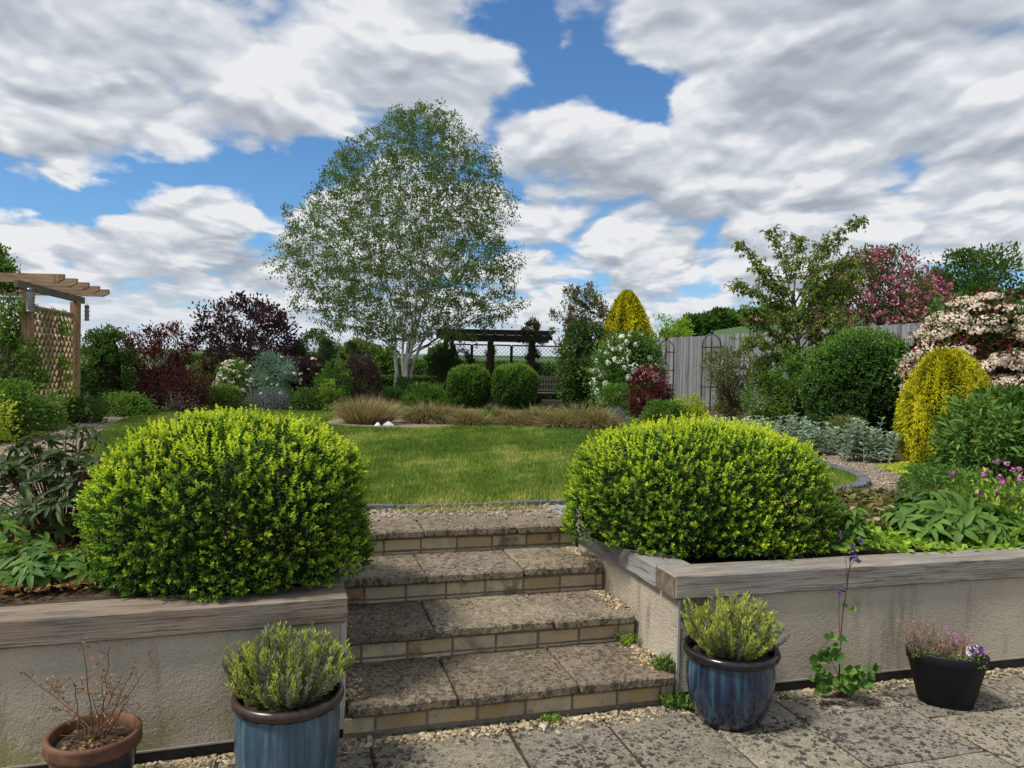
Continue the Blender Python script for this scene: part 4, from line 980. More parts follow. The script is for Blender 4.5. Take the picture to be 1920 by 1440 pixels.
def lavender(label, c, n, H, rad, seed, yellow, group):
    rng = np.random.default_rng(seed); root = thing('lavender', label, 'plant', c, group); c = np.asarray(c, float)
    mbY, mbO, sb = MB(), MB(), MB()
    a = rng.uniform(0, 6.28, n); q = np.sqrt(rng.uniform(0, 1, n)); P0 = c + np.stack([np.cos(a) * q * rad * .45, np.sin(a) * q * rad * .45, np.zeros(n)], -1)
    L = H * (1.04 - .38 * q ** 2) * rng.uniform(.72, 1.08, n); tip = P0 + np.stack([np.cos(a) * q * rad * .75, np.sin(a) * q * rad * .75, L], -1) + rng.normal(0, .012, (n, 3))
    t = np.linspace(0, 1, 5)[None, :, None]; mid = (P0 + tip) / 2 + np.stack([np.cos(a) * q * rad * .22, np.sin(a) * q * rad * .22, 0 * a], -1)
    PT = (1 - t) ** 2 * P0[:, None] + 2 * t * (1 - t) * mid[:, None] + t ** 2 * tip[:, None]; tubes(sb, PT, np.full((n, 5), .0016), 4)
    fresh = rng.uniform(0, 1, n) < yellow
    for mb, sel in ((mbY, fresh), (mbO, ~fresh)):
        idx = np.where(sel)[0]; k = 60; tt = np.tile(np.linspace(.15, 1.0, k), (len(idx), 1)); f = tt[..., None]
        Pp = (1 - f) ** 2 * P0[idx][:, None] + 2 * f * (1 - f) * mid[idx][:, None] + f ** 2 * tip[idx][:, None]; ax = unit(tip[idx] - mid[idx])[:, None]
        sd = sphere_dirs(len(idx) * k, rng).reshape(len(idx), k, 3); dd = unit(ax * (.75 + .5 * f) + sd * .75)
        leaves(mb, Pp.reshape(-1, 3), dd.reshape(-1, 3), sphere_dirs(len(idx) * k, rng), rng.uniform(.014, .032, len(idx) * k), .0042, 'fold', 0, np.clip(np.repeat(rng.uniform(0, 1, len(idx)), k) * .5 + tt.ravel() * .5 + rng.normal(0, .1, len(idx) * k), 0, 1))
    mbY.build('young_shoots', LM['lavender_young'], root); mbO.build('old_leaves', LM['lavender_old'], root); sb.build('stems', M['twig_grey'], root)


bp = P(541, 1298, 2.9) * [1, 1, 0]
pr = [(.150, 0), (.168, .01), (.184, .06), (.192, .14), (.194, .22), (.190, .292), (.196, .300), (.207, .306), (.210, .322), (.205, .338), (.192, .340), (.182, .330), (.178, .28)]
pot('glazed_pot', 'pale blue glazed pot with brown rim at the end of the lichened wall', bp, pr, (M['pale_glaze'], M['rim_brown']), 5, 'blue glazed pots beside the steps', .295, .180, .014)
lavender('yellow green lavender bush in the pale blue pot', bp + [0, 0, .295], 260, .25, .195, 51, .55, 'lavenders in the blue pots')
bp2 = P(1370, 1219, 3.47) * [1, 1, 0]
pr2 = [(.118, 0), (.136, .008), (.160, .05), (.184, .11), (.196, .18), (.198, .25), (.194, .296), (.200, .302), (.214, .308), (.219, .324), (.213, .340), (.198, .342), (.188, .33), (.182, .27)]
pot('glazed_pot', 'dark blue streaked glazed pot with black rim below the timber corner', bp2, pr2, (M['blue_glaze'], M['rim_black']), 6, 'blue glazed pots beside the steps', .295, .186)
lavender('bright tight lavender bush in the dark blue pot', bp2 + [.0, 0, .295], 260, .25, .185, 52, .78, 'lavenders in the blue pots')
bp3 = P(176, 1378, 2.72) * [1, 1, 0]
pr3 = [(.095, 0), (.108, .006), (.128, .10), (.142, .175), (.146, .195), (.156, .200), (.160, .212), (.156, .226), (.159, .240), (.157, .252), (.148, .256), (.139, .250), (.134, .21)]
pot('terracotta_pot', 'terracotta rimmed navy pot holding a dead shrub', bp3, pr3, (M['navy_glaze'], M['terracotta']), 4, None, .215, .137)
def dead_shrub():
    rng = np.random.default_rng(77); c = bp3 + [.0, 0, .215]; root = thing('dead_shrub', 'dead brown twiggy shrub in the terracotta rimmed pot', 'plant', c)
    mb, lf = MB(), MB(); ends = [(45, 1262), (100, 1292), (110, 1330), (156, 1215), (206, 1212), (258, 1235), (285, 1244), (250, 1300), (190, 1268), (138, 1278), (215, 1290), (228, 1262), (172, 1300)]
    for x, y in ends:
        e = P(x, y, 2.72 + rng.uniform(-.08, .1)); s0 = c + [rng.normal(0, .02), rng.normal(0, .02), -.005]; mid = s0 * .45 + e * .55 + [0, 0, (.03 if abs(x - 176) > 60 else .0)] + rng.normal(0, .01, 3)
        t = np.linspace(0, 1, 9)[:, None]; pt_ = (1 - t) ** 2 * s0 + 2 * t * (1 - t) * mid + t ** 2 * e; pt_[1:] += rng.normal(0, .0035, (8, 3)); tubes(mb, pt_, np.linspace(.0032, .0012, 9), 5)
        for k in range(7):
            i = rng.integers(3, 9); p = pt_[i]; d = unit(np.array([rng.normal(), rng.normal(), .6 + rng.normal() * .5])); q = p + d * rng.uniform(.015, .06); tubes(mb, np.stack([p, (p + q) / 2 + rng.normal(0, .003, 3), q]), np.array([.0013, .001, .0008]), 4)
            m_ = rng.integers(1, 5); leaves(lf, q + rng.normal(0, .006, (m_, 3)), sphere_dirs(m_, rng) - [0, 0, .6], sphere_dirs(m_, rng), rng.uniform(.008, .018, m_), .009, 'fold', 0, rng.uniform(0, 1, m_))
    for k in range(26):
        a = rng.uniform(0, 6.28); q = c + [math.cos(a) * .03, math.sin(a) * .03, 0]; e = q + [math.cos(a) * rng.uniform(.02, .09), math.sin(a) * rng.uniform(.02, .09), rng.uniform(.01, .07)]; tubes(mb, np.stack([q, (q + e) / 2 + [0, 0, .01], e]), np.array([.0018, .0014, .001]), 4)
    k = 60; a = rng.uniform(0, 6.28, k); r_ = .11 * np.sqrt(rng.uniform(0, 1, k)); leaves(lf, c + np.stack([np.cos(a) * r_, np.sin(a) * r_, np.full(k, .014)], -1), sphere_dirs(k, rng) * [1, 1, .3], sphere_dirs(k, rng) * .4 + ZUP, .02, .012, 'fold', 0, rng.uniform(0, 1, k))
    mb.build('twigs', M['dead_twig'], root); lf.build('withered_leaves', LM['dry_leaf'], root)
dead_shrub()

# oval plastic planter
bq = patio_at(1772, 1318); RO = -.42
pr4 = [(.100, 0), (.108, .004), (.150, .20), (.1525, .203), (.157, .206), (.162, .252), (.158, .258), (.150, .256), (.146, .215)]
pot('black_planter', 'black plastic oval planter with heather and pansy by the wall', bq, pr4, (M['black_plastic'], M['black_plastic']), 3, None, .225, .147, 0, 1.12, .74, RO)
def planter_plants():
    rng = np.random.default_rng(88); c = bq + [0, 0, .225]; ca, sa = math.cos(RO), math.sin(RO)
    def W2(x, y, z): return c + np.array([x * ca - y * sa, x * sa + y * ca, z])
    root = thing('heather', 'faded twiggy heather with mauve tips in the black planter', 'plant', W2(-.05, 0, 0)); sb, lf, fl = MB(), MB(), MB()
    for k in range(180):
        x = rng.uniform(-.15, .09); y = rng.uniform(-.08, .08); h = rng.uniform(.05, .15) * (1.25 if x < -.02 else .9); s0 = W2(x, y, -.01); e = W2(x * 1.18 + rng.normal(0, .03), y * 1.2 + rng.normal(0, .025), h); pt_ = np.stack([s0, (s0 + e) / 2 + rng.normal(0, .006, 3), e]); tubes(sb, pt_, np.array([.0012, .001, .0007]), 4)
        m_ = 22; t = rng.uniform(.15, 1, m_)[:, None]; leaves(lf, s0 + (e - s0) * t, sphere_dirs(m_, rng) + [0, 0, .6], sphere_dirs(m_, rng), rng.uniform(.006, .013, m_), .004, 'fold', 0, np.clip(t[:, 0] * .6 + rng.uniform(-.2, .5, m_), 0, 1))
        if x > .02 and k % 2: m_ = 9; leaves(fl, e + rng.normal(0, .009, (m_, 3)), sphere_dirs(m_, rng), sphere_dirs(m_, rng), .008, .007, 'fold', 0, rng.uniform(0, .6, m_))
    sb.build('stems', M['twig_grey'], root); lf.build('leaves', LM['heather_leaf'], root); fl.build('blossom', LM['magenta_petal'], root)
    root = thing('pansy', 'low green pansy with violet and white blooms in the black planter', 'plant', W2(.10, -.02, 0)); lf = MB()
    k = 420; x = rng.uniform(-.14, .16, k); y = rng.uniform(-.1, .1, k); y = np.where(x < 0, -abs(y) * .3 - .06, y); Pp = np.stack([W2(x[i], y[i], rng.uniform(0, .035)) for i in range(k)]); leaves(lf, Pp, sphere_dirs(k, rng) + [0, 0, .3], sphere_dirs(k, rng) * .6 + ZUP, rng.uniform(.012, .026, k), .012, 'fold', 0, rng.uniform(0, 1, k)); lf.build('leaves', LM['mid_leaf'], root)
    for (x, y, z) in [(.095, -.05, .06), (.125, -.03, .07), (.10, .0, .052)]:
        fl, wh = MB(), MB(); p = W2(x, y, z); n_ = unit(np.array([-.2, -.9, .35])); u = unit(np.cross(n_, ZUP)); v_ = np.cross(u, n_)
        for a, b_ in zip(np.linspace(.2, 6.0, 5), (0, 0, 1, 0, 0)):
            d = math.cos(a + 1.2) * u + math.sin(a + 1.2) * v_; leaves(fl if b_ or a < 2 else wh, (p)[None], d[None], n_[None], .026, .026, 'round', 0, np.array([.5]))
        leaves(fl, p[None] + n_ * .003, v_[None], n_[None], .012, .014, 'round', 0, np.array([.0]))
        bl = fl.build('bloom', LM['violet_petal'], root); wh.build('pale_petals', LM['white_petal'], bl)
planter_plants()


def columbine():
    rng = np.random.default_rng(91); c = patio_at(1574, 1304) + [0, 0, .0]; D0 = c[1]; root = thing('columbine', 'tall columbine with dark violet flowers growing at the foot of the wall', 'plant', c); sb, lf, fl = MB(), MB(), MB()
    def stem(pts, r0, r1): q = np.array(pts); tubes(sb, q, np.linspace(r0, r1, len(q)), 5)
    def px(x, y, d=0): return P(x, y, D0 + d)
    stem([px(1573, 1285), px(1575, 1220), px(1580, 1150), px(1588, 1100), px(1594, 1055), px(1600, 1035)], .0042, .002)
    stem([px(1575, 1200), px(1573, 1150), px(1574, 1115), px(1577, 1105)], .0022, .0014); stem([px(1588, 1100), px(1590, 1070, -.02), px(1605, 1045, -.03), px(1612, 1052, -.03)], .0022, .0014); stem([px(1588, 1100), px(1587, 1060), px(1578, 1010, .01), px(1577, 1004)], .0018, .001)
    stem([px(1573, 1270), px(1560, 1240, -.03), px(1535, 1232, -.05)], .002, .0012); stem([px(1576, 1215), px(1562, 1200, -.02)], .0016, .001)
    def trifol(p, s):
        for a in (-1.5, 0, 1.5):
            d = np.array([math.sin(a), -.3, math.cos(a) * .6 + .1]); leaves(lf, p[None], d[None], (np.array([0, -.8, .7]) + rng.normal(0, .3, 3))[None], s, s * 1.05, 'round', 0, rng.uniform(0, 1, 1))
    for x, y, s, d in [(1556, 1195, .035, -.02), (1580, 1200, .028, -.02), (1566, 1212, .025, -.03), (1596, 1142, .026, -.01), (1583, 1136, .018, 0), (1534, 1238, .055, -.05), (1560, 1232, .06, -.05), (1548, 1228, .05, -.04)]: trifol(px(x, y, d), s)
    for k in range(46):
        x = rng.choice([1545, 1560, 1588, 1615, 1600, 1530]) + rng.normal(0, 10); y = rng.uniform(1268, 1300); d = rng.uniform(-.16, .0); p = px(x, y, d); p[2] = max(p[2], .015) + rng.uniform(0, .05); trifol(p, rng.uniform(.022, .042)); s0 = c + [rng.normal(0, .02), -.02, 0]; stem([s0, (s0 + p) / 2 + [0, 0, .02], p], .0014, .001)
    for x, y, d in [(1598, 1034, 0), (1603, 1042, -.01), (1594, 1046, .01), (1609, 1050, -.03), (1600, 1026, 0), (1577, 1106, 0), (1573, 1110, 0), (1578, 1003, .01), (1613, 1012, .02)]:
        p = px(x, y, d); m_ = 12 if y < 1060 and x > 1590 else 6; fl = MB(); leaves(fl, p + rng.normal(0, .005, (m_, 3)), sphere_dirs(m_, rng) - [0, 0, .4], sphere_dirs(m_, rng), rng.uniform(.014, .026, m_), .011, 'fold', 0, rng.uniform(0, 1, m_)); fl.build('flower', LM['violet_petal'], root)
    sb.build('stems', M['stem_red'], root); lf.build('leaves', LM['hellebore_leaf'], root)
columbine()

def weed(label, pts, n, L, mat, seed):
    rng = np.random.default_rng(seed); root = thing('weed', label, 'weed', pts[0]); mb = MB()
    c = np.asarray(pts)[rng.integers(0, len(pts), n)] + rng.normal(0, .018, (n, 3)) * [1, 1, 0]; c[:, 2] += rng.uniform(0, L * .5, n); d = sphere_dirs(n, rng); d[:, 2] = np.abs(d[:, 2]) + .3
    leaves(mb, c, d, sphere_dirs(n, rng) + ZUP, rng.uniform(.5, 1.2, n) * L * .5, L * .16, 'fold', 0, rng.uniform(0, 1, n)); s0 = np.asarray(pts)[rng.integers(0, len(pts), n // 5)] + rng.normal(0, .012, (n // 5, 3)) * [1, 1, 0]
    e = s0 + rng.normal(0, .015, (n // 5, 3)) + [0, 0, L * .8]; sbm = MB(); tubes(sbm, np.stack([s0, e], 1), np.full((n // 5, 2), .001), 4); mb.build('leaves', LM[mat], root); sbm.build('stems', M['stem_green'], root)
weed('small green weed in the corner of the lowest tread beside the bead', [st(-.03, .03, RISE), st(-.05, .05, RISE)], 90, .09, 'mid_leaf', 61)
weed('mossy green weed at the back corner of the lowest tread', [st(-.04, GOING + .02 - .06, RISE), st(-.09, GOING - .06, RISE)], 110, .07, 'bright_leaf', 62)
weed('weed creeping from the gap below the lowest tread', [st(.0, -.06, .0), st(-.06, -.05, 0), st(.06, -.08, 0)], 150, .09, 'mid_leaf', 63)
weed('tiny grass tuft in the yellow pebbles before the steps', [st(-.62, -.05, .0), st(-.66, -.04, 0)], 80, .045, 'bright_leaf', 64)
weed('yellow green weed at the wall foot behind the terracotta pot', [patio_at(14, 1432), patio_at(2, 1418)], 60, .05, 'chartreuse_leaf', 65)
weed('tiny pale dandelion leaves on the second tread', [st(-1.28, .62, 2 * RISE)], 14, .035, 'chartreuse_leaf', 66)

# ------------------------------------------------------------------ timber pergola with trellis and climbers
def pergola_near():
    a = P(52, 640, 10.9) * [1, 1, 0]; b = P(141, 640, 13.0) * [1, 1, 0]; za = float(zg(a[0], a[1])); zb_ = float(zg(b[0], b[1])); d = unit(b - a)
    root = thing('timber_pergola', 'warm timber pergola with lattice panels and five rafters over the side path', 'pergola', [a[0], a[1], za]); top = P(142, 566, 13.0)[2]; tw = 2.35
    def post(p, z): mb = MB(); bbox(mb, ([p[0], p[1], (z + top) / 2], XA, YA, ZUP), (.125, .125, top - z), .006, 0, None, .001, .4); mb.build('post', M['post'], root)
    post(a, za); post(b, zb_); a2, b2 = a - [tw, 0, 0], b - [tw, 0, 0]; post(a2, za); post(b2, zb_)
    for p, q in ((a, b), (a2, b2)):
        mb = MB(); e0, e1 = p - d * .45, q + d * .45; bar(mb, [*e0[:2], top + .055], [*e1[:2], top + .055], .05, .11, .006, 0, None, ZUP, .001, .4); mb.build('side_beam', M['grey_beam'], root)
    for k in range(5):
        t = -.05 + 1.08 * k / 4; p = a + (b - a) * t; z = top + .11 + .055; mb = MB(); x1 = p[0] + .55; x0 = p[0] - tw - .5; y = p[1]; h = .125; w_ = .05
        V = [(x0, y - w_ / 2, z + h / 2), (x0 + .09, y - w_ / 2, z - h / 2), (x1 - .10, y - w_ / 2, z - h / 2), (x1, y - w_ / 2, z - .01), (x1, y - w_ / 2, z + h / 2)]; V += [(q[0], y + w_ / 2, q[2]) for q in V]
        mb.add(V, [(0, 1, 2, 3, 4)]); mb.add(V, [(9, 8, 7, 6, 5)]); mb.ch[-1] = (mb.ch[-1][0] - 10, *mb.ch[-1][1:]); mb.v.pop(); mb.nv -= 10
        f = np.array([(i, i + 5, (i + 1) % 5 + 5, (i + 1) % 5) for i in range(5)]); mb.ch.append((f, 0, np.full(5, .5, np.float32), False)); mb.build('rafter', M['beam'], root)
    def lattice(p, q, z0, z1, nm='lattice_panel'):
        mb = MB(); p = np.array([*p[:2], 0]); q = np.array([*q[:2], 0]); L_ = np.linalg.norm(q - p); u = (q - p) / L_; nn = np.cross(u, ZUP); H_ = z1 - z0; sp_ = .19
        for sg in (1, -1):
            for c in np.arange(-H_ - sp_, L_ + H_ + sp_, sp_):
                x0, y0, x1, y1 = (c, 0, c + H_, H_) if sg > 0 else (c + H_, 0, c, H_)
                def clip(xa, ya, xb, yb):
                    ts = [0, 1]
                    for lim, s_ in ((0, 1), (L_, -1)):
                        fa, fb = (xa - lim) * s_, (xb - lim) * s_
                        if fa < 0 and fb < 0: return None
                        if fa < 0: ts[0] = max(ts[0], fa / (fa - fb))
                        if fb < 0: ts[1] = min(ts[1], fa / (fa - fb))
                    return ts if ts[1] - ts[0] > .02 else None
                t_ = clip(x0, y0, x1, y1)
                if t_ is None: continue
                g_ = lambda s_: p + u * (x0 + (x1 - x0) * s_) + ZUP * (z0 + y0 + (y1 - y0) * s_) + nn * .006 * sg
                bar(mb, g_(t_[0]), g_(t_[1]), .008, .034, 0, 0, None, np.cross(nn, u) + nn * 0 if False else nn)
        for z in (z0, z1): bar(mb, p + ZUP * z, q + ZUP * z, .03, .04, .003)
        for e in (p, q): bar(mb, e + ZUP * z0, e + ZUP * z1, .03, .04, .003, 0, None, u)
        mb.build(nm, M['lattice'], root)
    lattice(a + d * .1, b - d * .1, za + .12, top - .22); lattice(a - [.1, 0, 0], a2 + [.1, 0, 0], za + .12, top - .12); lattice(a2 + d * .1, b2 - d * .1, za + .12, top - .22)
    return a, b, top, za
pa, pb, ptop, pza = pergola_near()


def feeder(label, p, h, r, long_wire):
    root = thing('bird_feeder', label, 'bird feeder', p, 'bird feeders hanging from the pergola'); p = np.asarray(p, float)
    mb = MB(); lathe(mb, p, [(r * .98, -h), (r, -h + .004), (r, -.02), (r * .98, 0)], 16); mb.build('tube', M['clear'], root)
    mb = MB(); lathe(mb, p, [(.001, .03), (r * .7, .022), (r * 1.12, .0), (r * 1.12, -.025), (r, -.026)], 16); mb.build('lid', M['steel'], root)
    mb = MB(); lathe(mb, p, [(r, -h + .03), (r * 1.12, -h + .028), (r * 1.12, -h), (.001, -h - .004)], 16); mb.build('base', M['steel'], root)
    for z in (-h * .35, -h * .65): mb = MB(); bar(mb, p + [-r * 1.9, 0, z], p + [r * 1.9, 0, z], .008, .008, 0); mb.build('perch', M['iron'], root)
    mb = MB(); tubes(mb, np.stack([p + [0, 0, .025], p + [0, 0, long_wire]])[None], np.full((1, 2), .002), 5); mb.build('wire', M['iron'], root)
feeder('slim seed feeder hanging from the far end of the pergola beam', P(163, 574, 13.2), .25, .035, .09)
feeder('fat steel seed feeder hanging by the vine covered pergola post', P(56, 543, 10.6), .32, .043, .1)

shrub('climbing_rose', 'leafy green climber over the lattice and vine covered post of the timber pergola', 'climber', -40, 112, 560, 10.85, 'mid_leaf', 5200, .055, .035, 'column', 70, .10, .25, stem='bark', stemr=.016, out=.2, seed=5)
shrub('climbing_rose', 'bright climber spilling over the top rafters of the timber pergola', 'climber', -60, 50, 470, 11.4, 'mid_leaf', 2600, .06, .04, 'dome', 40, .16, .6, zlo=.78, stem='bark', stemr=.012, seed=6)
shrub('clematis', 'bright green clematis climbing the lattice beside the warm timber post', 'climber', 62, 138, 566, 12.2, 'bright_leaf', 1900, .06, .042, 'column', 34, .12, .3, stem='bark', stemr=.008, seed=7, nst=12)

shrub('border_shrub', 'dark evergreen standing behind the lattice of the timber pergola', 'shrub', -10, 140, 612, 15.2, 'dark_leaf', 8500, .07, .04, 'dome', 100, .12, .6, core=.6)
# ------------------------------------------------------------------ borders behind the lawn, from the pergola round to the fence
shrub('border_shrub', 'dense leafy green shrub at the foot of the timber pergola', 'shrub', -60, 102, 716, 9.6, 'mid_leaf', 6500, .05, .032, 'dome', 70, .13, .9)
shrub('border_shrub', 'yellow green spurge at the very edge beside the pergola', 'shrub', -120, 14, 712, 8.9, 'chartreuse_leaf', 3000, .05, .025, 'dome', 40, .15, .9)
shrub('cranesbill', 'low dark cranesbill mound in front of the warm timber post', 'plant', 120, 195, 748, 12.4, 'dark_leaf', 2600, .045, .032, 'dome', 40, .16)
shrub('cranesbill', 'low spreading leafy cover along the gravel path below the maple', 'plant', 165, 292, 738, 14.2, 'mid_leaf', 4200, .05, .035, 'mat', 60, .18, .5)
shrub('viburnum', 'dark green shrub behind the warm timber pergola post', 'shrub', 146, 246, 612, 15.4, 'dark_leaf', 7500, .065, .038, 'dome', 90, .12, core=.55)
shrub('japanese_maple', 'crimson leaved maple bush with bare grey twigs showing', 'shrub', 228, 362, 606, 16.2, 'acer_leaf', 4600, .075, .034, 'vase', 70, .10, .8, stem='twig_grey', stemr=.020, nst=60, up=.1)
shrub('japanese_maple', 'low crimson mound spreading from the maple on to the lawn edge', 'shrub', 255, 398, 690, 15.7, 'acer_dark', 4300, .065, .03, 'dome', 70, .14, .6, stem='twig_grey', nst=40)
shrub('purple_plum', 'dark purple leaved tree with an airy ragged crown', 'tree', 362, 556, 556, 20.5, 'plum_leaf', 7800, .105, .06, 'fan', 130, .07, .8, zlo=.22, stem='bark', stemr=.03, trunk=.12, nst=60, shell=.25)
shrub('border_shrub', 'dark rounded bush under the purple plum tree', 'shrub', 372, 446, 648, 21.5, 'yew_leaf', 4200, .07, .045, 'dome', 50, .13)
shrub('border_shrub', 'olive green bush between the crimson mound and the white blossom', 'shrub', 352, 420, 672, 20, 'olive_leaf', 3600, .07, .04, 'dome', 45, .14)
shrub('mock_orange', 'loose white flowering shrub beside the blue green bush', 'shrub', 404, 478, 674, 18.2, 'mid_leaf', 3800, .05, .03, 'dome', 55, .13, stem='stem_green', flowers=[('blossom', 'ivory_petal', 110, .055, 9, .045, .25, False)])
shrub('blue_green_shrub', 'rounded blue green shrub dotted with pale flowers', 'shrub', 466, 568, 662, 18.4, 'bluegreen_leaf', 6800, .06, .03, 'dome', 80, .12, flowers=[('blossom', 'white_petal', 26, .035, 7, .04, .15, False)])
shrub('catmint', 'grey lavender mound at the lawn edge below the blue green shrub', 'plant', 448, 548, 728, 17.0, 'lavender_leaf', 4200, .045, .022, 'mat', 60, .18, .5, up=.6)
shrub('cranesbill', 'fresh green mound between crimson bush and grey lavender mound', 'plant', 388, 458, 722, 16.8, 'mid_leaf', 3200, .05, .034, 'dome', 45, .16, .6)
shrub('smoke_bush', 'dusky burgundy bush with cream flower heads', 'shrub', 538, 606, 668, 18.6, 'plum_leaf', 4600, .065, .04, 'dome', 60, .13, flowers=[('blossom', 'cream_petal', 24, .05, 9, .045, .2, False)])
shrub('border_shrub', 'tall leafy green shrub behind the burgundy bush', 'shrub', 540, 640, 622, 21.6, 'dark_leaf', 6200, .08, .045, 'vase', 80, .11, .8)
shrub('dwarf_conifer', 'dark pointed conifer rising above the border', 'conifer', 588, 632, 634, 20.4, 'yew_leaf', 4200, .07, .02, 'egg', 60, .14, up=.9, shape='fold')
shrub('dwarf_conifer', 'small dark conifer next to the dusky barberry', 'conifer', 634, 676, 646, 20.0, 'yew_leaf', 4000, .07, .02, 'egg', 60, .14, up=.9)
shrub('spurge', 'fresh green whorled spurge in front of the dark conifers', 'plant', 594, 656, 678, 18.2, 'hellebore_leaf', 3800, .075, .022, 'dome', 50, .14, up=.5)
shrub('barberry', 'dark purple barberry behind the big straw grass', 'shrub', 640, 712, 662, 18.8, 'plum_leaf', 5200, .05, .03, 'dome', 60, .13)
shrub('ground_cover', 'low mixed dark leafy border along the far lawn edge', 'plant', 534, 648, 728, 17.2, 'dark_leaf', 5200, .055, .034, 'mat', 70, .18, .5)
shrub('ground_cover', 'small patch of bright leaves among the dark border', 'plant', 600, 640, 712, 17.0, 'bright_leaf', 1300, .045, .03, 'dome', 20, .18, .5)
shrub('fern', 'leafy green tuft at the foot of the birch', 'plant', 738, 778, 702, 22.6, 'hellebore_leaf', 2200, .09, .035, 'dome', 30, .16, up=.5)
shrub('day_lily', 'arching green day lily leaves beside the birch foot', 'plant', 762, 840, 724, 20.6, 'mid_leaf', 3200, .16, .022, 'mat', 40, .15, .6, up=.9, shape='long')
shrub('day_lily', 'low green clump between the straw grass and the birch', 'plant', 690, 764, 728, 20.8, 'dark_leaf', 3200, .10, .026, 'mat', 40, .17, .6, up=.8)


def hedge(label, xl, xr, ytop, D, th, mat, seed, n):
    rng = np.random.default_rng(seed); a, b = at(xl, D), at(xr, D); z1 = P((xl + xr) / 2, ytop, D)[2]; root = thing('hedge', label, 'hedge', (a + b) / 2); L_ = b[0] - a[0]
    x = rng.uniform(a[0], b[0], n); y = D + rng.uniform(-th, th, n); H = z1 - a[2]; z = a[2] + H * rng.uniform(0, 1, n) ** .7; f = rng.uniform(0, 1, n) < .6; y = np.where(f, D - th * rng.uniform(.7, 1, n), y); z = np.where(f, z, a[2] + H * rng.uniform(.85, 1.0, n))
    z += .04 * H * vnoise(x, y, 2, seed); mb = MB(); leaves(mb, np.column_stack([x, y, z]), sphere_dirs(n, rng) + [0, -.4, .4], sphere_dirs(n, rng) + [0, -.5, .5], .10 * max(1, D / 30), .06 * max(1, D / 30), 'fold', 0, rng.uniform(0, 1, n)); mb.build('foliage', LM[mat], root)
    mb = MB(); bbox(mb, (np.array([(a[0] + b[0]) / 2, D, a[2] + H * .45]), XA, YA, ZUP), (L_ * .98, th * 1.2, H * .9), .1); mb.build('filler_block', M['filler_and_twigs'], root)  # added solid dark block filling the hedge, no stems in it
hedge('clipped dark boundary hedge behind the birch trunks', 60, 1080, 702, 29.5, .45, 'dark_leaf', 1, 42000)
hedge('far dark field hedge beyond the pale green strip', 560, 1250, 684, 152, 1.2, 'dark_leaf', 2, 9000)
hedge('thin distant hedge line across the green slope', 300, 1250, 675, 330, 1.6, 'dark_leaf', 3, 6000)

def far_tree(label, xl, xr, ytop, D, mat, n=900, prof='dome', grp='trees along the far fields', L=None, trunk=.18):
    L = L or .012 * D; return shrub('field_tree', label, 'tree', xl, xr, ytop, D, mat, n, L, L * .62, prof, 26, .17, .9, group=grp, stemr=.004 * D, trunk=trunk, zlo=.15, nst=10)
far_tree('light green rounded tree beyond the dark conifers', 642, 712, 640, 62, 'olive_leaf', 5000, L=.30)
far_tree('paler willow showing between the dark conifers', 618, 662, 648, 70, 'bluegreen_leaf', 2600, L=.30)
far_tree('light green tree just before the birch trunks', 690, 742, 652, 66, 'mid_leaf', 3600, L=.30)
far_tree('lone small tree on the skyline by the dark pergola', 806, 838, 656, 150, 'dark_leaf', 900)
for i, (xl, xr, yt, lab) in enumerate([(1284, 1312, 600, 'dark hillside tree nearest the obelisk finial'), (1306, 1334, 596, 'second hillside tree above the green slope'), (1328, 1362, 592, 'broad dark tree in the middle of the hilltop row'), (1356, 1380, 594, 'pale hillside tree in the hilltop row'), (1374, 1402, 593, 'hillside tree just before the barn roof'), (1430, 1462, 580, 'tallest hillside tree behind the barn roof'), (1452, 1500, 586, 'hillside tree half hidden by the open cherry')]):
    far_tree(lab, xl, xr, yt, 232 + 4 * i, 'dark_leaf' if i != 3 else 'mid_leaf', 1100, grp='trees on the hill crest', trunk=.1)
def barn():
    c = at(1428, 232); root = thing('barn', 'brick barn with red tiled roof half sunk behind the hill crest', 'barn', c); w_, d, h = 8.5, 5, 2.4
    mb = MB(); bbox(mb, (c + [0, 0, h / 2 - .6], XA, YA, ZUP), (w_, d, h + 1.2), .02); mb.build('wall', M['barn_wall'], root)
    V = [c + [sx * (w_ / 2 + .3), sy * (d / 2 + .4), h - .05] for sx, sy in ((-1, -1), (1, -1), (1, 1), (-1, 1))] + [c + [-w_ / 2 + .8, 0, h + 1.7], c + [w_ / 2 - .8, 0, h + 1.7]]
    mb = MB(); mb.add(V, [(0, 1, 5, 4), (2, 3, 4, 5)]); mb.ch.append((np.array([(3, 0, 4), (1, 2, 5)]), 0, np.full(2, .5, np.float32), False)); mb.build('roof', M['roof_tile'], root)
    for x in (-2.4, 0, 2.4): mb = MB(); bbox(mb, (c + [x, -d / 2 - .02, 1.2], XA, YA, ZUP), (.9, .06, .9), .01); mb.build('window', M['dark_wood'], root)
barn()


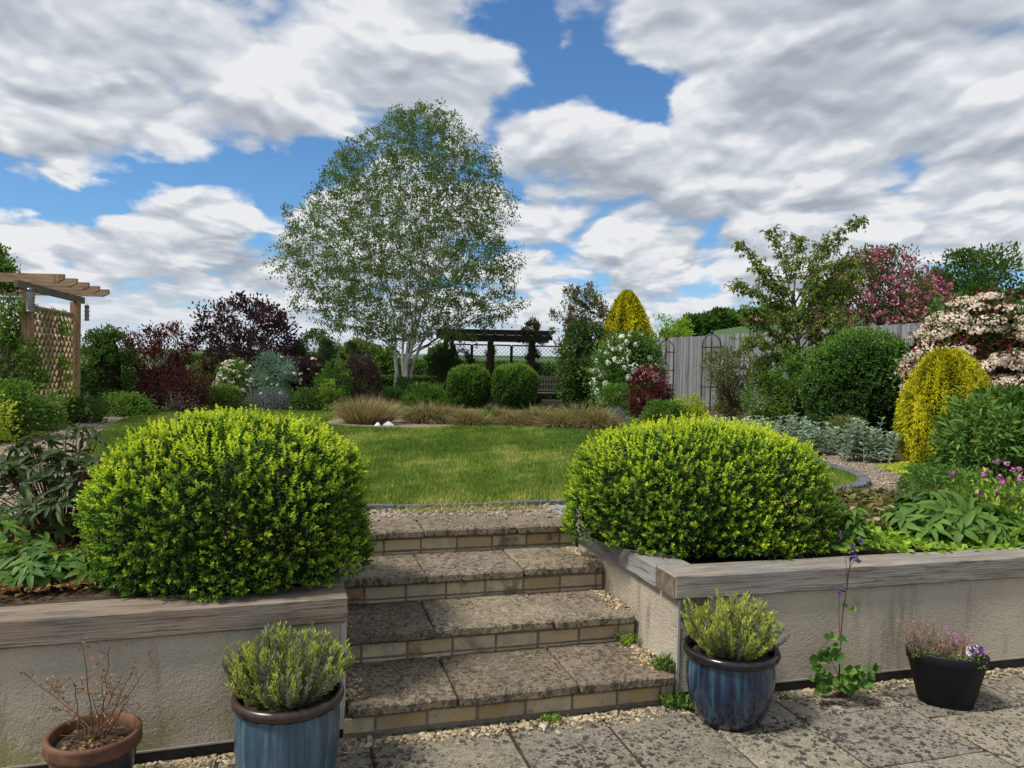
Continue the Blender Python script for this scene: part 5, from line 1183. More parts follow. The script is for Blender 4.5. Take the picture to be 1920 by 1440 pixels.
# ------------------------------------------------------------------ silver birch
M['birch_limb'] = plain('birch_limbs', [(.05, .042, .036), (.12, .105, .09), (.24, .22, .20)], 14, .9)
def birch():
    rng = np.random.default_rng(2024); D = 23.5; b = at(757, D); root = thing('silver_birch', 'tall multi stemmed silver birch with white bark and fine drooping foliage', 'tree', b); b = np.asarray(b)
    def env(px, py): return P(px, py, D)
    # crown outline read off as half widths at each height, about a stem axis
    ys = np.array([190, 230, 280, 340, 400, 460, 520, 570, 610, 640]); xl = np.array([780, 700, 632, 585, 552, 524, 510, 545, 590, 650]); xr = np.array([834, 876, 922, 950, 968, 982, 982, 965, 945, 900])
    def inside_env(n):
        y = rng.uniform(192, 636, n * 3); l = np.interp(y, ys, xl); r = np.interp(y, ys, xr); keep = rng.uniform(0, 1, n * 3) < (r - l) / 490; y = y[keep][:n]; l = l[keep][:n]; r = r[keep][:n]
        a = rng.uniform(0, 6.28, len(y)); q = np.sqrt(rng.uniform(.03, 1, len(y))) ; c = (l + r) / 2; h = (r - l) / 2
        wob = 1 + .07 * np.sin(y / 15 + 1 + 2 * np.sin(a)) + .05 * np.sin(y / 41 + a)
        X = (c + h * np.cos(a) * q * wob); pts = np.array([P(x_, y_, D) for x_, y_ in zip(X, y)]); pts[:, 1] += h / F * D * np.sin(a) * q * .85; return pts
    tr = [  # trunks as pixel poly-lines with depth offset and foot radius
        ([(742, 748), (743, 690), (742, 640), (738, 590), (726, 520), (706, 430), (684, 330), (676, 262)], -.1, .066),
        ([(757, 752), (760, 690), (768, 640), (776, 590), (786, 510), (800, 420), (806, 320), (806, 205)], .1, .105),
        ([(752, 748), (753, 690), (752, 640), (756, 570), (760, 480), (752, 380), (742, 240)], .35, .058),
        ([(764, 750), (772, 690), (790, 640), (815, 600), (850, 540), (884, 470), (912, 390), (926, 300)], .2, .062),
        ([(760, 750), (765, 690), (776, 650), (788, 600), (820, 520), (846, 420), (862, 320), (866, 250)], -.35, .058)]
    tk = MB(); nodes = []; nrad = []
    def poly(pts, k):
        pts = np.asarray(pts); t = np.linspace(0, len(pts) - 1, k); i = np.minimum(t.astype(int), len(pts) - 2); u = (t - i)[:, None]
        p0 = pts[np.maximum(i - 1, 0)]; p1 = pts[i]; p2 = pts[i + 1]; p3 = pts[np.minimum(i + 2, len(pts) - 1)]
        return .5 * (2 * p1 + (p2 - p0) * u + (2 * p0 - 5 * p1 + 4 * p2 - p3) * u ** 2 + (3 * p1 - p0 - 3 * p2 + p3) * u ** 3)
    limbs = []
    for pts, dy, r0 in tr:
        Q = np.array([P(x, y, D) + [0, dy * (.5 + i * .25), 0] for i, (x, y) in enumerate(pts)]); Q[0, 2] = b[2] - .1; q = poly(Q, 40); q[1:-1, :2] += rng.normal(0, .012, (38, 2)); rad = r0 * (1 - .9 * np.linspace(0, 1, 40) ** .9)
        rad[:3] *= [1.35, 1.15, 1.05]; m_ = MB(); tubes(m_, q, rad, 10); m_.build('trunk', M['birch'], root); limbs.append((q, rad))
        nodes.append(q[9:]); nrad.append(rad[9:])
    br = MB()
    # scaffold limbs, then finer branches, each rising from the nearest wood below it
    for level, (cnt, r1, ang) in enumerate([(60, .017, .8), (330, .008, .5)]):
        T = inside_env(cnt); Nd = np.concatenate(nodes); Nr = np.concatenate(nrad); newn, newr = [], []
        for p in T:
            d = p - Nd; dist = np.linalg.norm(d, axis=1); cost = dist + 2.2 * np.maximum(0, (ang * np.linalg.norm(d[:, :2], axis=1)) - d[:, 2]); i = int(np.argmin(cost)); s0 = Nd[i]
            mid = s0 * .5 + p * .5 + [0, 0, .12 * dist[i]]; mid[:2] += .06 * (p - s0)[:2]; t = np.linspace(0, 1, 9)[:, None]; q = (1 - t) ** 2 * s0 + 2 * t * (1 - t) * mid + t ** 2 * p; q[1:-1] += rng.normal(0, .02, (7, 3)); r_ = np.linspace(min(r1, Nr[i] * .7), r1 * .28, 9); tubes(br, q, r_, 5); newn.append(q[2:]); newr.append(r_[2:])
        nodes += newn; nrad += newr
    br.build('branches', M['birch_limb'], root)
    T = inside_env(2850); Nd = np.concatenate(nodes); tw, lf = MB(), MB(); PT, RD = [], []
    for p in T:
        d = p - Nd; dist = np.linalg.norm(d, axis=1); i = int(np.argmin(dist + 1.2 * np.maximum(0, -d[:, 2]))); s0 = Nd[i]; h = p - s0; ln = np.linalg.norm(h)
        if ln > 1.1: s0 = p - h / ln * 1.1; h = p - s0
        ax = unit(h + rng.normal(0, .15, 3)); droop = rng.uniform(.25, .75); t = np.linspace(0, 1, 7)[:, None]; q = s0 + h * t; e = np.concatenate([q, [q[-1] + ax * .12 + [0, 0, -.10 * droop], q[-1] + ax * .2 + [0, 0, -.32 * droop]]]); PT.append(e); RD.append(np.linspace(.0055, .0022, 9))
    PT = np.array(PT); tubes(tw, PT, np.array(RD), 4); tw.build('twigs', M['bark'], root)
    k = 23; n = len(PT); u = rng.uniform(.25, 1, (n, k)) * 8; i = np.minimum(u.astype(int), 7); f = (u - i)[..., None]; idx = np.arange(n)[:, None]; Pp = PT[idx, i] * (1 - f) + PT[idx, i + 1] * f; Pp = Pp.reshape(-1, 3) + rng.normal(0, .055, (n * k, 3)); dd = sphere_dirs(n * k, rng) * .8 + [0, 0, -.75]
    cl = np.repeat(rng.uniform(0, 1, n), k); leaves(lf, Pp, dd, sphere_dirs(n * k, rng), .070 * rng.uniform(.7, 1.25, n * k), .050 * rng.uniform(.7, 1.2, n * k), 'fold', 0, np.clip(cl * .5 + rng.uniform(0, .5, n * k), 0, 1)); lf.build('crown', LM['birch_leaf'], root)
birch()


# ------------------------------------------------------------------ dark pergola, yews, balls, bench
def pergola_far():
    D0, D1 = 24.6, 27.2; c = at(930, 26); z0 = c[2] - .05; top = P(920, 636, D0)[2]; X = lambda px, D: P(px, 640, D)[0]
    root = thing('dark_pergola', 'dark stained pergola with lattice back and heavy beams behind the box balls', 'pergola', c)
    xs = [X(836, D0), X(918, D0), X(1000, D0)]; xe = X(1036, D0)
    for D in (D0, D1):
        for x in xs: mb = MB(); bbox(mb, ([x, D, (z0 + top) / 2], XA, YA, ZUP), (.13, .13, top - z0), .01); mb.build('post', M['dark_wood'], root)
        mb = MB(); bar(mb, [X(818, D0), D, top + .07], [xe, D, top + .07], .06, .14, .005); mb.build('beam', M['dark_wood'], root)
    for x in np.linspace(X(822, D0), xe - .1, 11): mb = MB(); bar(mb, [x, D0 - .45, top + .20], [x, D1 + .45, top + .20], .05, .12, .005); mb.build('rafter', M['dark_wood'], root)
    mb = MB()
    for y in np.linspace(D0 - .3, D1 + .3, 7): bar(mb, [X(814, D0), y, top + .28], [xe + .1, y, top + .28], .05, .035, .003)
    mb.build('roof_batten', M['dark_wood'], root)
    def lattice(xa, xb, y, za, zb_):
        mb = MB(); sp_ = .145; H_ = zb_ - za; L_ = xb - xa
        for sg in (1, -1):
            for c_ in np.arange(-H_, L_ + H_, sp_):
                lo = max(0, -c_ if sg > 0 else c_ - L_); hi = min(H_, (L_ - c_) if sg > 0 else c_)
                if hi - lo < .03: continue
                f_ = lambda s_: np.array([xa + c_ + sg * s_, y + .008 * sg, za + s_]); bar(mb, f_(lo), f_(hi), .01, .027, 0, 0, None, YA)
        for z in (za, zb_): bar(mb, [xa, y, z], [xb, y, z], .035, .05, .003)
        for x in (xa, xb): bar(mb, [x, y, za], [x, y, zb_], .035, .05, .003, 0, None, XA)
        mb.build('lattice_panel', M['dark_wood'], root)
    for xa, xb in zip(xs[:-1], xs[1:]): m_ = (xa + xb) / 2; lattice(xa + .09, m_ - .02, D1 - .1, z0 + .25, top - .12); lattice(m_ + .03, xb - .09, D1 - .1, z0 + .25, top - .12)
    lattice(xs[-1] + .09, xe + .6, D1 - .1, z0 + .25, top - .12)
pergola_far()
shrub('yew', 'dark upright yew against the dark pergola post', 'conifer', 806, 868, 644, 23.2, 'yew_leaf', 6200, .08, .024, 'egg', 70, .13, up=.9, core=.6)
shrub('yew', 'second dark yew half covering the pergola lattice', 'conifer', 846, 892, 652, 23.6, 'yew_leaf', 4800, .07, .02, 'egg', 60, .13, up=.9)
shrub('climber', 'dark climber wrapping the far post of the dark pergola', 'climber', 978, 1018, 640, 24.3, 'yew_leaf', 3200, .08, .04, 'column', 50, .14)
shrub('climber', 'leafy climber over the middle of the dark lattice', 'climber', 902, 934, 648, 26.2, 'dark_leaf', 1600, .08, .045, 'column', 30, .14)
shrub('climber', 'airy climber sprouting above the roof of the dark pergola', 'climber', 966, 1020, 600, 25.6, 'bronze_leaf', 1500, .09, .045, 'vase', 40, .10, .7, zlo=.72, nst=16)
cB = at(880, 19.6); box_bush('box_ball', 'clipped green box ball farther from the bench', P(879, 724, 19.6), (.555, .55, .52, .62), 2.5, 3000, .036, 71, cB, 'box balls before the dark pergola', 4, 9000, .84, -.06, .055, 'ball_leaf')
cB = at(965, 19.4); box_bush('box_ball', 'clipped green box ball beside the grey bench', P(965, 724, 19.4), (.585, .56, .54, .62), 2.5, 3200, .036, 72, cB, 'box balls before the dark pergola', 4, 9000, .84, -.06, .055, 'ball_leaf')
def bench():
    c = at(1032, 21.6); root = thing('garden_bench', 'weathered grey slatted bench half hidden by the bronze shrub', 'bench', c); w_ = 1.25
    for x in (-w_ / 2, w_ / 2):
        for y, h in ((-.22, .62), (.24, .90)): mb = MB(); bar(mb, c + [x, y, 0], c + [x, y + (.08 if y > 0 else 0), h], .06, .06, .005, 0, None, YA); mb.build('leg', M['bench_wood'], root)
        mb = MB(); bar(mb, c + [x, -.28, .63], c + [x, .27, .63], .07, .035, .005); mb.build('armrest', M['bench_wood'], root)
    mb = MB()
    for k in range(5): bar(mb, c + [-w_ / 2, -.2 + .095 * k, .43], c + [w_ / 2, -.2 + .095 * k, .43], .075, .025, .004)
    mb.build('seat', M['bench_wood'], root); mb = MB()
    for z in (.50, .66, .88): bar(mb, c + [-w_ / 2, .24 + .08 * z, z], c + [w_ / 2, .24 + .08 * z, z], .03, .06, .004)
    for x in np.linspace(-w_ / 2 + .06, w_ / 2 - .06, 15): bar(mb, c + [x, .285, .48], c + [x, .31, .87], .035, .018, .003, 0, None, YA)
    mb.build('backrest', M['bench_wood'], root)
bench()

# ------------------------------------------------------------------ shrubs towards the fence
shrub('bronze_shrub', 'tall airy bronze green shrub behind the bench', 'shrub', 1024, 1142, 530, 21.4, 'bronze_leaf', 5200, .085, .04, 'vase', 110, .075, .7, stem='bark', stemr=.016, nst=60, shell=.2, zlo=.25)
shrub('border_shrub', 'dark green leafy mass between the bench and the white snowball bush', 'shrub', 1040, 1150, 606, 21.0, 'dark_leaf', 9500, .09, .05, 'dome', 130, .11, .5, core=.4)
shrub('italian_cypress', 'narrow dark cypress column among the bronze shrub', 'conifer', 1052, 1098, 543, 22.3, 'yew_leaf', 6200, .07, .022, 'egg', 80, .11, up=1.0, stem='bark')
shrub('snowball_bush', 'green shrub covered in white snowball blossom', 'shrub', 1106, 1248, 626, 19.2, 'hellebore_leaf', 11000, .08, .05, 'dome', 110, .12, .7, core=.6, flowers=[('blossom', 'white_petal', 150, .075, 24, .042, .12, True)])
shrub('barberry', 'red purple barberry in front of the snowball bush', 'shrub', 1176, 1254, 686, 16.6, 'acer_leaf', 4200, .05, .028, 'dome', 60, .12, flowers=[('young_leaves', 'pink_petal', 40, .05, 8, .05, .72, True)])
shrub('cranesbill', 'neat green mound between the red barberry and the obelisks', 'plant', 1206, 1282, 752, 14.6, 'mid_leaf', 5200, .045, .03, 'dome', 70, .14)
shrub('spurge', 'yellow green mound below the iron obelisks', 'plant', 1256, 1326, 740, 15.4, 'chartreuse_leaf', 3000, .045, .026, 'dome', 45, .15)
shrub('border_shrub', 'green mound at the foot of the snowball bush', 'plant', 1120, 1190, 722, 17.6, 'mid_leaf', 3600, .06, .03, 'dome', 50, .15)
shrub('spotted_laurel', 'pale green shrub peeping over the far end of the fence', 'shrub', 1212, 1306, 594, 26.0, 'bright_leaf', 5200, .12, .06, 'dome', 70, .13)

def obelisk(label, px, ytop, D, w_):
    c = at(px, D); H = P(px, ytop, D)[2] - c[2]; root = thing('iron_obelisk', label, 'obelisk', c, 'iron obelisks by the fence'); r = w_ / 2; n = 6; mb = MB()
    for k in range(n):
        a = k * 6.283 / n + .3; hz = H - .14 - r * .9; pts = [(r, 0), (r, hz * .5), (r, hz)] + [(r * math.cos(t), hz + r * 1.0 * math.sin(t)) for t in np.linspace(.2, 1.5, 7)]
        q = np.array([c + [math.cos(a) * x, math.sin(a) * x, z] for x, z in pts]); tubes(mb, q, np.full(len(q), .012), 6)
    mb.build('upright', M['iron'], root); a = np.linspace(0, 6.283, 25)
    for z in (.30, .55, .80):
        mb = MB(); q = np.stack([c[0] + r * np.cos(a), c[1] + r * np.sin(a), np.full(25, c[2] + z * (H - .14 - r * .9) * 1.2)], -1); tubes(mb, q, np.full(25, .010), 6); mb.build('hoop', M['iron'], root)
    mb = MB(); e = c + [0, 0, H - .10]; lathe(mb, e - [0, 0, .06], [(.010, 0), (.010, .05), (.03, .07), (.045, .10), (.03, .135), (.008, .15), (.004, .18)], 12); mb.build('finial', M['iron'], root)
obelisk('iron obelisk with finial standing clear before the grey fence', 1331, 618, 18.2, .48)
obelisk('iron obelisk half lost in the snowball bush', 1246, 630, 19.6, .46)

def fence():
    a = np.array([4.35, 23.6]); b = np.array([7.15, 13.6]); e = b + (b - a) * .95; L_ = np.linalg.norm(e - a); d = (e - a) / L_; n_ = int(round(L_ / 1.83)); root = thing('board_fence', 'weathered grey close board fence along the side of the garden', 'fence', [*a, float(zg(*a))])
    rng = np.random.default_rng(4); dv = np.array([*d, 0]); nn = np.cross(dv, ZUP)
    for k in range(n_):
        p = a + d * k * L_ / n_; q = a + d * (k + 1) * L_ / n_; f0 = np.linalg.norm(p - a) / np.linalg.norm(b - a); f1 = np.linalg.norm(q - a) / np.linalg.norm(b - a); mb = MB(); w_ = L_ / n_; m_ = int(w_ / .105)
        for i in range(m_):
            c = p + d * (i + .5) * w_ / m_; zt = P(0, 0, 1)[2] * 0 + 2.535 - .02 * (f0 if True else 0); z0 = float(zg(*c)) - .05; zt += rng.normal(0, .006)
            bbox(mb, (np.array([*c, (z0 + zt) / 2]) + nn * .006 * (i % 2), unit(dv + nn * rng.normal(.08, .015)), nn, ZUP), (w_ / m_ * 1.06, .012, zt - z0), .002, 0, rng.uniform(0, 1))
        mb.build('board_panel', M['fence'], root)
        mb = MB(); z0 = float(zg(*p)); bbox(mb, (np.array([*p, (z0 + 2.5) / 2]) - nn * .06, dv, nn, ZUP), (.1, .1, 2.5 - z0), .006); mb.build('post', M['fence'], root)
        mb = MB(); bar(mb, np.array([*p, 2.3]) - nn * .035, np.array([*q, 2.3]) - nn * .035, .04, .08, .004); mb.build('rail', M['fence'], root)
fence()

shrub('spindle', 'olive airy shrub in front of the fence beside the obelisk', 'shrub', 1308, 1432, 652, 14.6, 'olive_leaf', 4600, .055, .028, 'vase', 110, .085, .8, stem='bark', stemr=.012, nst=70, shell=.2)
shrub('border_shrub', 'loose green shrub below the open cherry', 'shrub', 1410, 1592, 650, 12.2, 'mid_leaf', 10500, .07, .036, 'dome', 140, .09, .6, shell=.3)
shrub('border_shrub', 'small dark bush at the foot of the big laurel', 'shrub', 1545, 1640, 784, 9.6, 'olive_leaf', 3600, .04, .02, 'dome', 50, .14, .7)
def cherry():
    rng = np.random.default_rng(66); D = 12.6; b = at(1498, D); root = thing('cherry_tree', 'young open cherry with arching leafy branches reaching above the fence', 'tree', b); b = np.asarray(b); tk, br, lf = MB(), MB(), MB()
    tr = np.array([P(x, y, D) for x, y in [(1498, 800), (1500, 720), (1497, 650), (1492, 590), (1486, 545)]]); tr[0, 2] = b[2] - .05; tubes(tk, tr, np.linspace(.045, .025, 5), 8); tk.build('trunk', M['bark'], root)
    arms = [[(1494, 610), (1470, 560), (1430, 500), (1385, 455)], [(1492, 590), (1475, 520), (1462, 470), (1446, 432)], [(1488, 560), (1492, 510), (1497, 470), (1500, 445)], [(1490, 570), (1530, 500), (1570, 445), (1618, 408)], [(1494, 610), (1450, 570), (1410, 545), (1380, 535)], [(1495, 620), (1460, 600), (1430, 585), (1405, 540 + 40)],
            [(1490, 570), (1520, 520), (1560, 500), (1600, 492)], [(1495, 640), (1540, 590), (1570, 560), (1600, 545)], [(1497, 660), (1450, 650), (1420, 640), (1396, 642)], [(1496, 600), (1530, 560), (1540, 540), (1560, 520)], [(1497, 660), (1520, 630), (1540, 610), (1570, 590)], [(1498, 690), (1470, 670), (1440, 672), (1425, 690)], [(1490, 580), (1470, 545), (1440, 530), (1424, 500)], [(1494, 600), (1510, 540), (1530, 480), (1552, 455)], [(1496, 640), (1512, 600), (1520, 560), (1528, 530)], [(1496, 650), (1480, 610), (1466, 580), (1456, 560)], [(1496, 660), (1530, 640), (1560, 625), (1590, 600)], [(1492, 590), (1530, 550), (1565, 530), (1610, 520)], [(1496, 630), (1540, 575), (1575, 540), (1605, 510)], [(1497, 670), (1465, 640), (1430, 612), (1402, 600)], [(1497, 680), (1530, 670), (1555, 660), (1580, 640)], [(1497, 690), (1480, 650), (1475, 620), (1480, 590)]]
    for q in arms:
        dy = rng.normal(0, .35); Q = np.array([P(x, y, D + dy * i / 3) for i, (x, y) in enumerate(q)]); t = np.linspace(0, 3, 24); i = np.minimum(t.astype(int), 2); u = (t - i)[:, None]; p0, p1, p2, p3 = Q[np.maximum(i - 1, 0)], Q[i], Q[i + 1], Q[np.minimum(i + 2, 3)]
        c = .5 * (2 * p1 + (p2 - p0) * u + (2 * p0 - 5 * p1 + 4 * p2 - p3) * u ** 2 + (3 * p1 - p0 - 3 * p2 + p3) * u ** 3); tubes(br, c, np.linspace(.016, .004, 24), 6)
        for s_ in range(7, 24):
            for _ in range(4):
                p = c[s_] + rng.normal(0, .03, 3); h = np.array([rng.normal(), rng.normal() * .8, rng.normal() * .4]); e = p + unit(h) * rng.uniform(.04, .16); tubes(br, np.stack([p, e]), np.array([.004, .002]), 4); m_ = 6
                leaves(lf, p + (e - p) * rng.uniform(.3, 1.1, (m_, 1)) + rng.normal(0, .015, (m_, 3)), sphere_dirs(m_, rng) * .7 + unit(h) * .4 + [0, 0, -.45], sphere_dirs(m_, rng) * .6 + ZUP, rng.uniform(.06, .10, m_), rng.uniform(.028, .042, m_), 'fold', 0, rng.uniform(0, 1, m_))
    br.build('branches', M['bark'], root); lf.build('crown', LM['cherry_leaf'], root)
lm('cherry_leaf', [(.04, .065, .014), (.09, .13, .024), (.16, .19, .045)])
cherry()
lm('crab_leaf', [(.05, .022, .022), (.055, .060, .020), (.10, .105, .03)])
shrub('crab_apple', 'pink blossoming crab apple rising behind the fence', 'tree', 1500, 1786, 470, 17.6, 'crab_leaf', 14000, .075, .042, 'dome', 130, .085, .7, zlo=.35, stemr=.03, trunk=.25, shell=.3, flowers=[('blossom', 'pink_petal', 640, .068, 12, .042, .34, True)])
shrub('crab_apple', 'second lower pink crab apple next to the dark trees', 'tree', 1690, 1800, 510, 18.6, 'crab_leaf', 5200, .07, .038, 'dome', 80, .10, .7, zlo=.3, stemr=.03, trunk=.25, shell=.3, flowers=[('blossom', 'pink_petal', 170, .07, 10, .045, .35, True)])
far_tree('dark leafy tree standing beyond the pink crab apples', 1722, 1915, 474, 31, 'dark_leaf', 24000, L=.17, grp='dark trees beyond the fence')
far_tree('dark tree behind the cream flowered photinia', 1880, 2010, 520, 30, 'dark_leaf', 6000, L=.16, grp='dark trees beyond the fence')
far_tree('smaller bright tree between the pink blossom and the dark trees', 1700, 1765, 488, 26, 'mid_leaf', 2500, L=.14, grp='dark trees beyond the fence')
cL = at(1614, 11.0); box_bush('cherry_laurel', 'big rounded glossy green shrub against the fence', P(1614, 722, 11.0), (.70, .62, .70, .92), 2.5, 5200, .052, 73, cL, None, 3, 14000, .84, -.10, .11, 'laurel_leaf', 'shrub', .5)
shrub('photinia', 'red leaved photinia smothered in cream flower heads', 'shrub', 1690, 2010, 556, 9.6, 'laurel_leaf', 9000, .075, .034, 'dome', 130, .10, .7, stemr=.02, flowers=[('flower_heads', 'cream_petal', 270, .15, 150, .022, .34, False), ('red_young_leaves', 'acer_leaf', 330, .10, 10, .09, .30, True)], core=.75)
def golden_conifer(label, xl, xr, ytop, D, pf, n, sl, sw, seed, hang, dark=.35):
    rng = np.random.default_rng(seed); xc = (xl + xr) / 2; b = np.asarray(at(xc, D)); root = thing('golden_conifer', label, 'conifer', b); H = P(xc, ytop, D)[2] - b[2]; w_ = (xr - xl) / 2 / F * D
    t = rng.uniform(.02, .995, n * 3); r = pf(t); k = rng.uniform(0, 1, n * 3) < r + .12; t, r = t[k][:n], r[k][:n]; n = len(t); a = rng.uniform(0, 6.28, n); lump = 1 + .05 * np.sin(5 * a + 4 * t) + .045 * np.sin(11 * a + 9 * t) + .03 * np.sin(23 * a - 12 * t)
    q = lump * (1 + .06 * np.sin(31 * a + 20 * t) * np.sin(17 * t + 3 * a)) * rng.uniform(.80, 1.04, n)
    Pp = b + np.stack([np.cos(a) * r * q * w_, np.sin(a) * r * q * w_ * .9, t * H], -1); o_ = np.stack([np.cos(a), np.sin(a), np.zeros(n)], -1); D_ = o_ * .45 + np.array([0, 0, 1.0]) * (hang + (.7 - hang) * sm(t, .45, .98))[:, None] + sphere_dirs(n, rng) * .5
    mb = MB(); lab = np.clip(.6 + .3 * np.sin(7 * a + 3 * t) * np.sin(9 * t + a) + rng.normal(0, .2, n) - dark * (q < .9), 0, 1); leaves(mb, Pp, D_, o_ + sphere_dirs(n, rng) * .5, sl * rng.uniform(.6, 1.3, n), sw, 'fold', 0, lab); mb.build('foliage', LM['golden_leaf'], root)
    mb = MB(); e = b + np.stack([np.cos(a[:60]) * r[:60] * .75 * w_, np.sin(a[:60]) * r[:60] * .7 * w_, t[:60] * H], -1); tt = np.linspace(0, 1, 4)[None, :, None]; tubes(mb, b * (1 - tt) + e[:, None] * tt, np.full((60, 4), .006), 4); zz = np.linspace(.0, .96, 14); lathe(mb, b, [(max(pf(z) * .72 * w_, .02), z * H) for z in zz], 20); mb.build('twigs', M['filler_and_twigs'], root)  # thin twigs plus an added solid dark hull filling the inside
golden_conifer('bright yellow thread leaved conifer dome by the gravel path', 1694, 1846, 656, 8.35, lambda t: np.clip(1 - np.abs((t - .40) / .615) ** 2.0, 0, 1) ** .58, 30000, .046, .011, 99, -.6)
golden_conifer('pointed golden cypress behind the white snowball bush', 1086, 1256, 547, 24.2, lambda t: np.clip(1.01 - t, 0, 1) ** .66 * np.clip(.7 + t * 2, 0, 1), 26000, .11, .04, 98, .1, .5)
shrub('peony', 'dark green mounded peony in front of the golden conifer', 'plant', 1752, 1990, 736, 6.9, 'hellebore_leaf', 5200, .095, .026, 'dome', 110, .11, .7, shape='long', stem='stem_green', up=.1)
for k, (px, D, h) in enumerate([(1322, 11.2, .30), (1362, 10.8, .33), (1400, 10.5, .36), (1442, 10.1, .34), (1486, 9.7, .42), (1530, 9.3, .35), (1604, 8.75, .44), (1648, 8.6, .34)]):
    labs = ['silver lychnis tuft nearest the iron obelisk', 'silver tuft half hidden behind the lime box dome', 'silver tuft below the olive airy shrub', 'pale silver tuft at the curve of the gravel', 'tall silver tuft in front of the loose green shrub', 'silver tuft next to the little dark bush', 'tall bright silver plant between the laurel and golden conifer', 'spreading silver plant touching the golden conifer']
    rng = np.random.default_rng(300 + k); b = np.asarray(at(px, D)); root = thing('silver_plant', labs[k], 'plant', b, 'silver leaved plants along the path'); sb, lf = MB(), MB()
    for i in range(26):
        s0 = b + [rng.normal(0, .10), rng.normal(0, .08), 0]; e = s0 + [rng.normal(0, .07), rng.normal(0, .06), h * rng.uniform(.55, 1.1)]; tubes(sb, np.stack([s0, (s0 + e) / 2 + rng.normal(0, .01, 3), e]), np.array([.005, .0045, .003]), 5)
        for f in np.linspace(.15, 1, 7):
            p = s0 + (e - s0) * f; m_ = 3; a = rng.uniform(0, 6.28) + np.arange(m_) * 2.1; leaves(lf, np.repeat(p[None], m_, 0), np.stack([np.cos(a), np.sin(a), np.full(m_, .55 + .3 * f)], -1), np.repeat(ZUP[None], m_, 0) + rng.normal(0, .2, (m_, 3)), .10 * (1.1 - .4 * f), .030, 'long', 0, rng.uniform(0, 1, m_))
    sb.build('stems', LM['silver_leaf'], root); lf.build('leaves', LM['silver_leaf'], root)

# ------------------------------------------------------------------ grasses in the lawn
def grass_clump(label, px, D, w_, H, n, seed, straw, dz=0, droop=.7, fan=.85):
    rng = np.random.default_rng(seed); b = np.asarray(at(px, D)); root = thing('ornamental_grass', label, 'grass clump', b, 'ornamental grasses on the gravel strip'); r = w_ / 2; r0 = min(r, .35 * w_)
    for mat, k, nm in (('straw_blade', int(n * straw), 'straw_blades'), ('olive_blade', int(n * (1 - straw)), 'green_blades')):
        a = rng.uniform(0, 6.28, k); q = np.sqrt(rng.uniform(0, 1, k)); P0 = b + np.stack([np.cos(a) * q * r0, np.sin(a) * q * r0 * .8, np.full(k, .02)], -1); d = np.stack([np.cos(a) * q * fan, np.sin(a) * q * fan, np.ones(k)], -1) + rng.normal(0, .22, (k, 3))
        mb = MB(); blades(mb, P0, d, H * rng.uniform(.6, 1.15, k), .0075 * D / 13, droop * rng.uniform(.3, 1.0, k), 5, 0, rng.uniform(0, 1, k)); mb.build(nm, LM[mat], root)
grass_clump('tall bristling straw coloured grass standing alone beside white stones', 690, 13.3, 1.0, .62, 3600, 201, .8, droop=.35, fan=.75)
for i, (px, D, w_, H, st_, lab) in enumerate([(800, 13.9, .75, .40, .7, 'faded straw clump at the near end of the grass row'), (842, 13.7, .85, .46, .45, 'greenest clump of the low grass row'), (880, 13.6, .60, .34, .7, 'brown clump beside a bare gap in the grass row'), (930, 13.9, .55, .32, .6, 'short clump in front of the box ball by the bench'), (965, 13.7, .65, .34, .55, 'dark tufted clump in the middle of the grass row'), (1005, 13.6, .65, .36, .7, 'pale clump just below the bench'), (1048, 13.5, .75, .40, .75, 'broad straw clump before the dark green mass'), (1088, 13.5, .85, .48, .6, 'tallest clump of the low grass row'), (1122, 13.4, .6, .34, .7, 'last low clump next to the grey cushion plant')]):
    grass_clump(lab, px, D + (.25 if i % 2 else -.1), w_ * .8, H * (1.6, 1.2, 1.42, 1.7, 1.1)[i % 5], 3400, 210 + i, st_ * .5, droop=.75, fan=1.05)
shrub('seedling', 'small leafy seedling among the grass clumps', 'plant', 896, 926, 760, 13.8, 'mid_leaf', 500, .05, .032, 'dome', 14, .2)
shrub('cushion_plant', 'grey cushion plant at the end of the grass row', 'plant', 1120, 1180, 766, 15.2, 'lavender_leaf', 3000, .035, .014, 'mat', 60, .2, .8, up=.8)
def white_stone(label, px, py, w_, h, rot, seed):
    rng = np.random.default_rng(seed); p = G(px, py); root_m = MB(); bm = bmesh.new(); bmesh.ops.create_icosphere(bm, subdivisions=3, radius=1); v = np.array([q.co for q in bm.verts]); f = np.array([[x.index for x in q.verts] for q in bm.faces]); bm.free()
    v = v * (1 + .12 * np.sin(v[:, :1] * 3 + seed) + .08 * np.sin(v[:, 1:2] * 5)); v[:, 2] = np.where(v[:, 2] > 0, v[:, 2] * (1 - .45 * np.abs(v[:, 0])), v[:, 2] * .4); v = v * [w_ / 2, w_ / 3.2, h]; c, s = math.cos(rot), math.sin(rot)
    v = np.stack([v[:, 0] * c - v[:, 1] * s, v[:, 0] * s + v[:, 1] * c, v[:, 2]], -1) + p + [0, 0, h * .25]; root_m.add(v, f, 0, None, True); tag(root_m.build('white_stone', M['white_stone'], None, p), label, 'stone', 'white stones by the straw grass')
white_stone('small white stone tucked under the tall straw grass', 708, 802, .13, .07, .3, 1); white_stone('longer pale blue white stone on the lawn edge', 728, 801, .24, .075, -.1, 2)

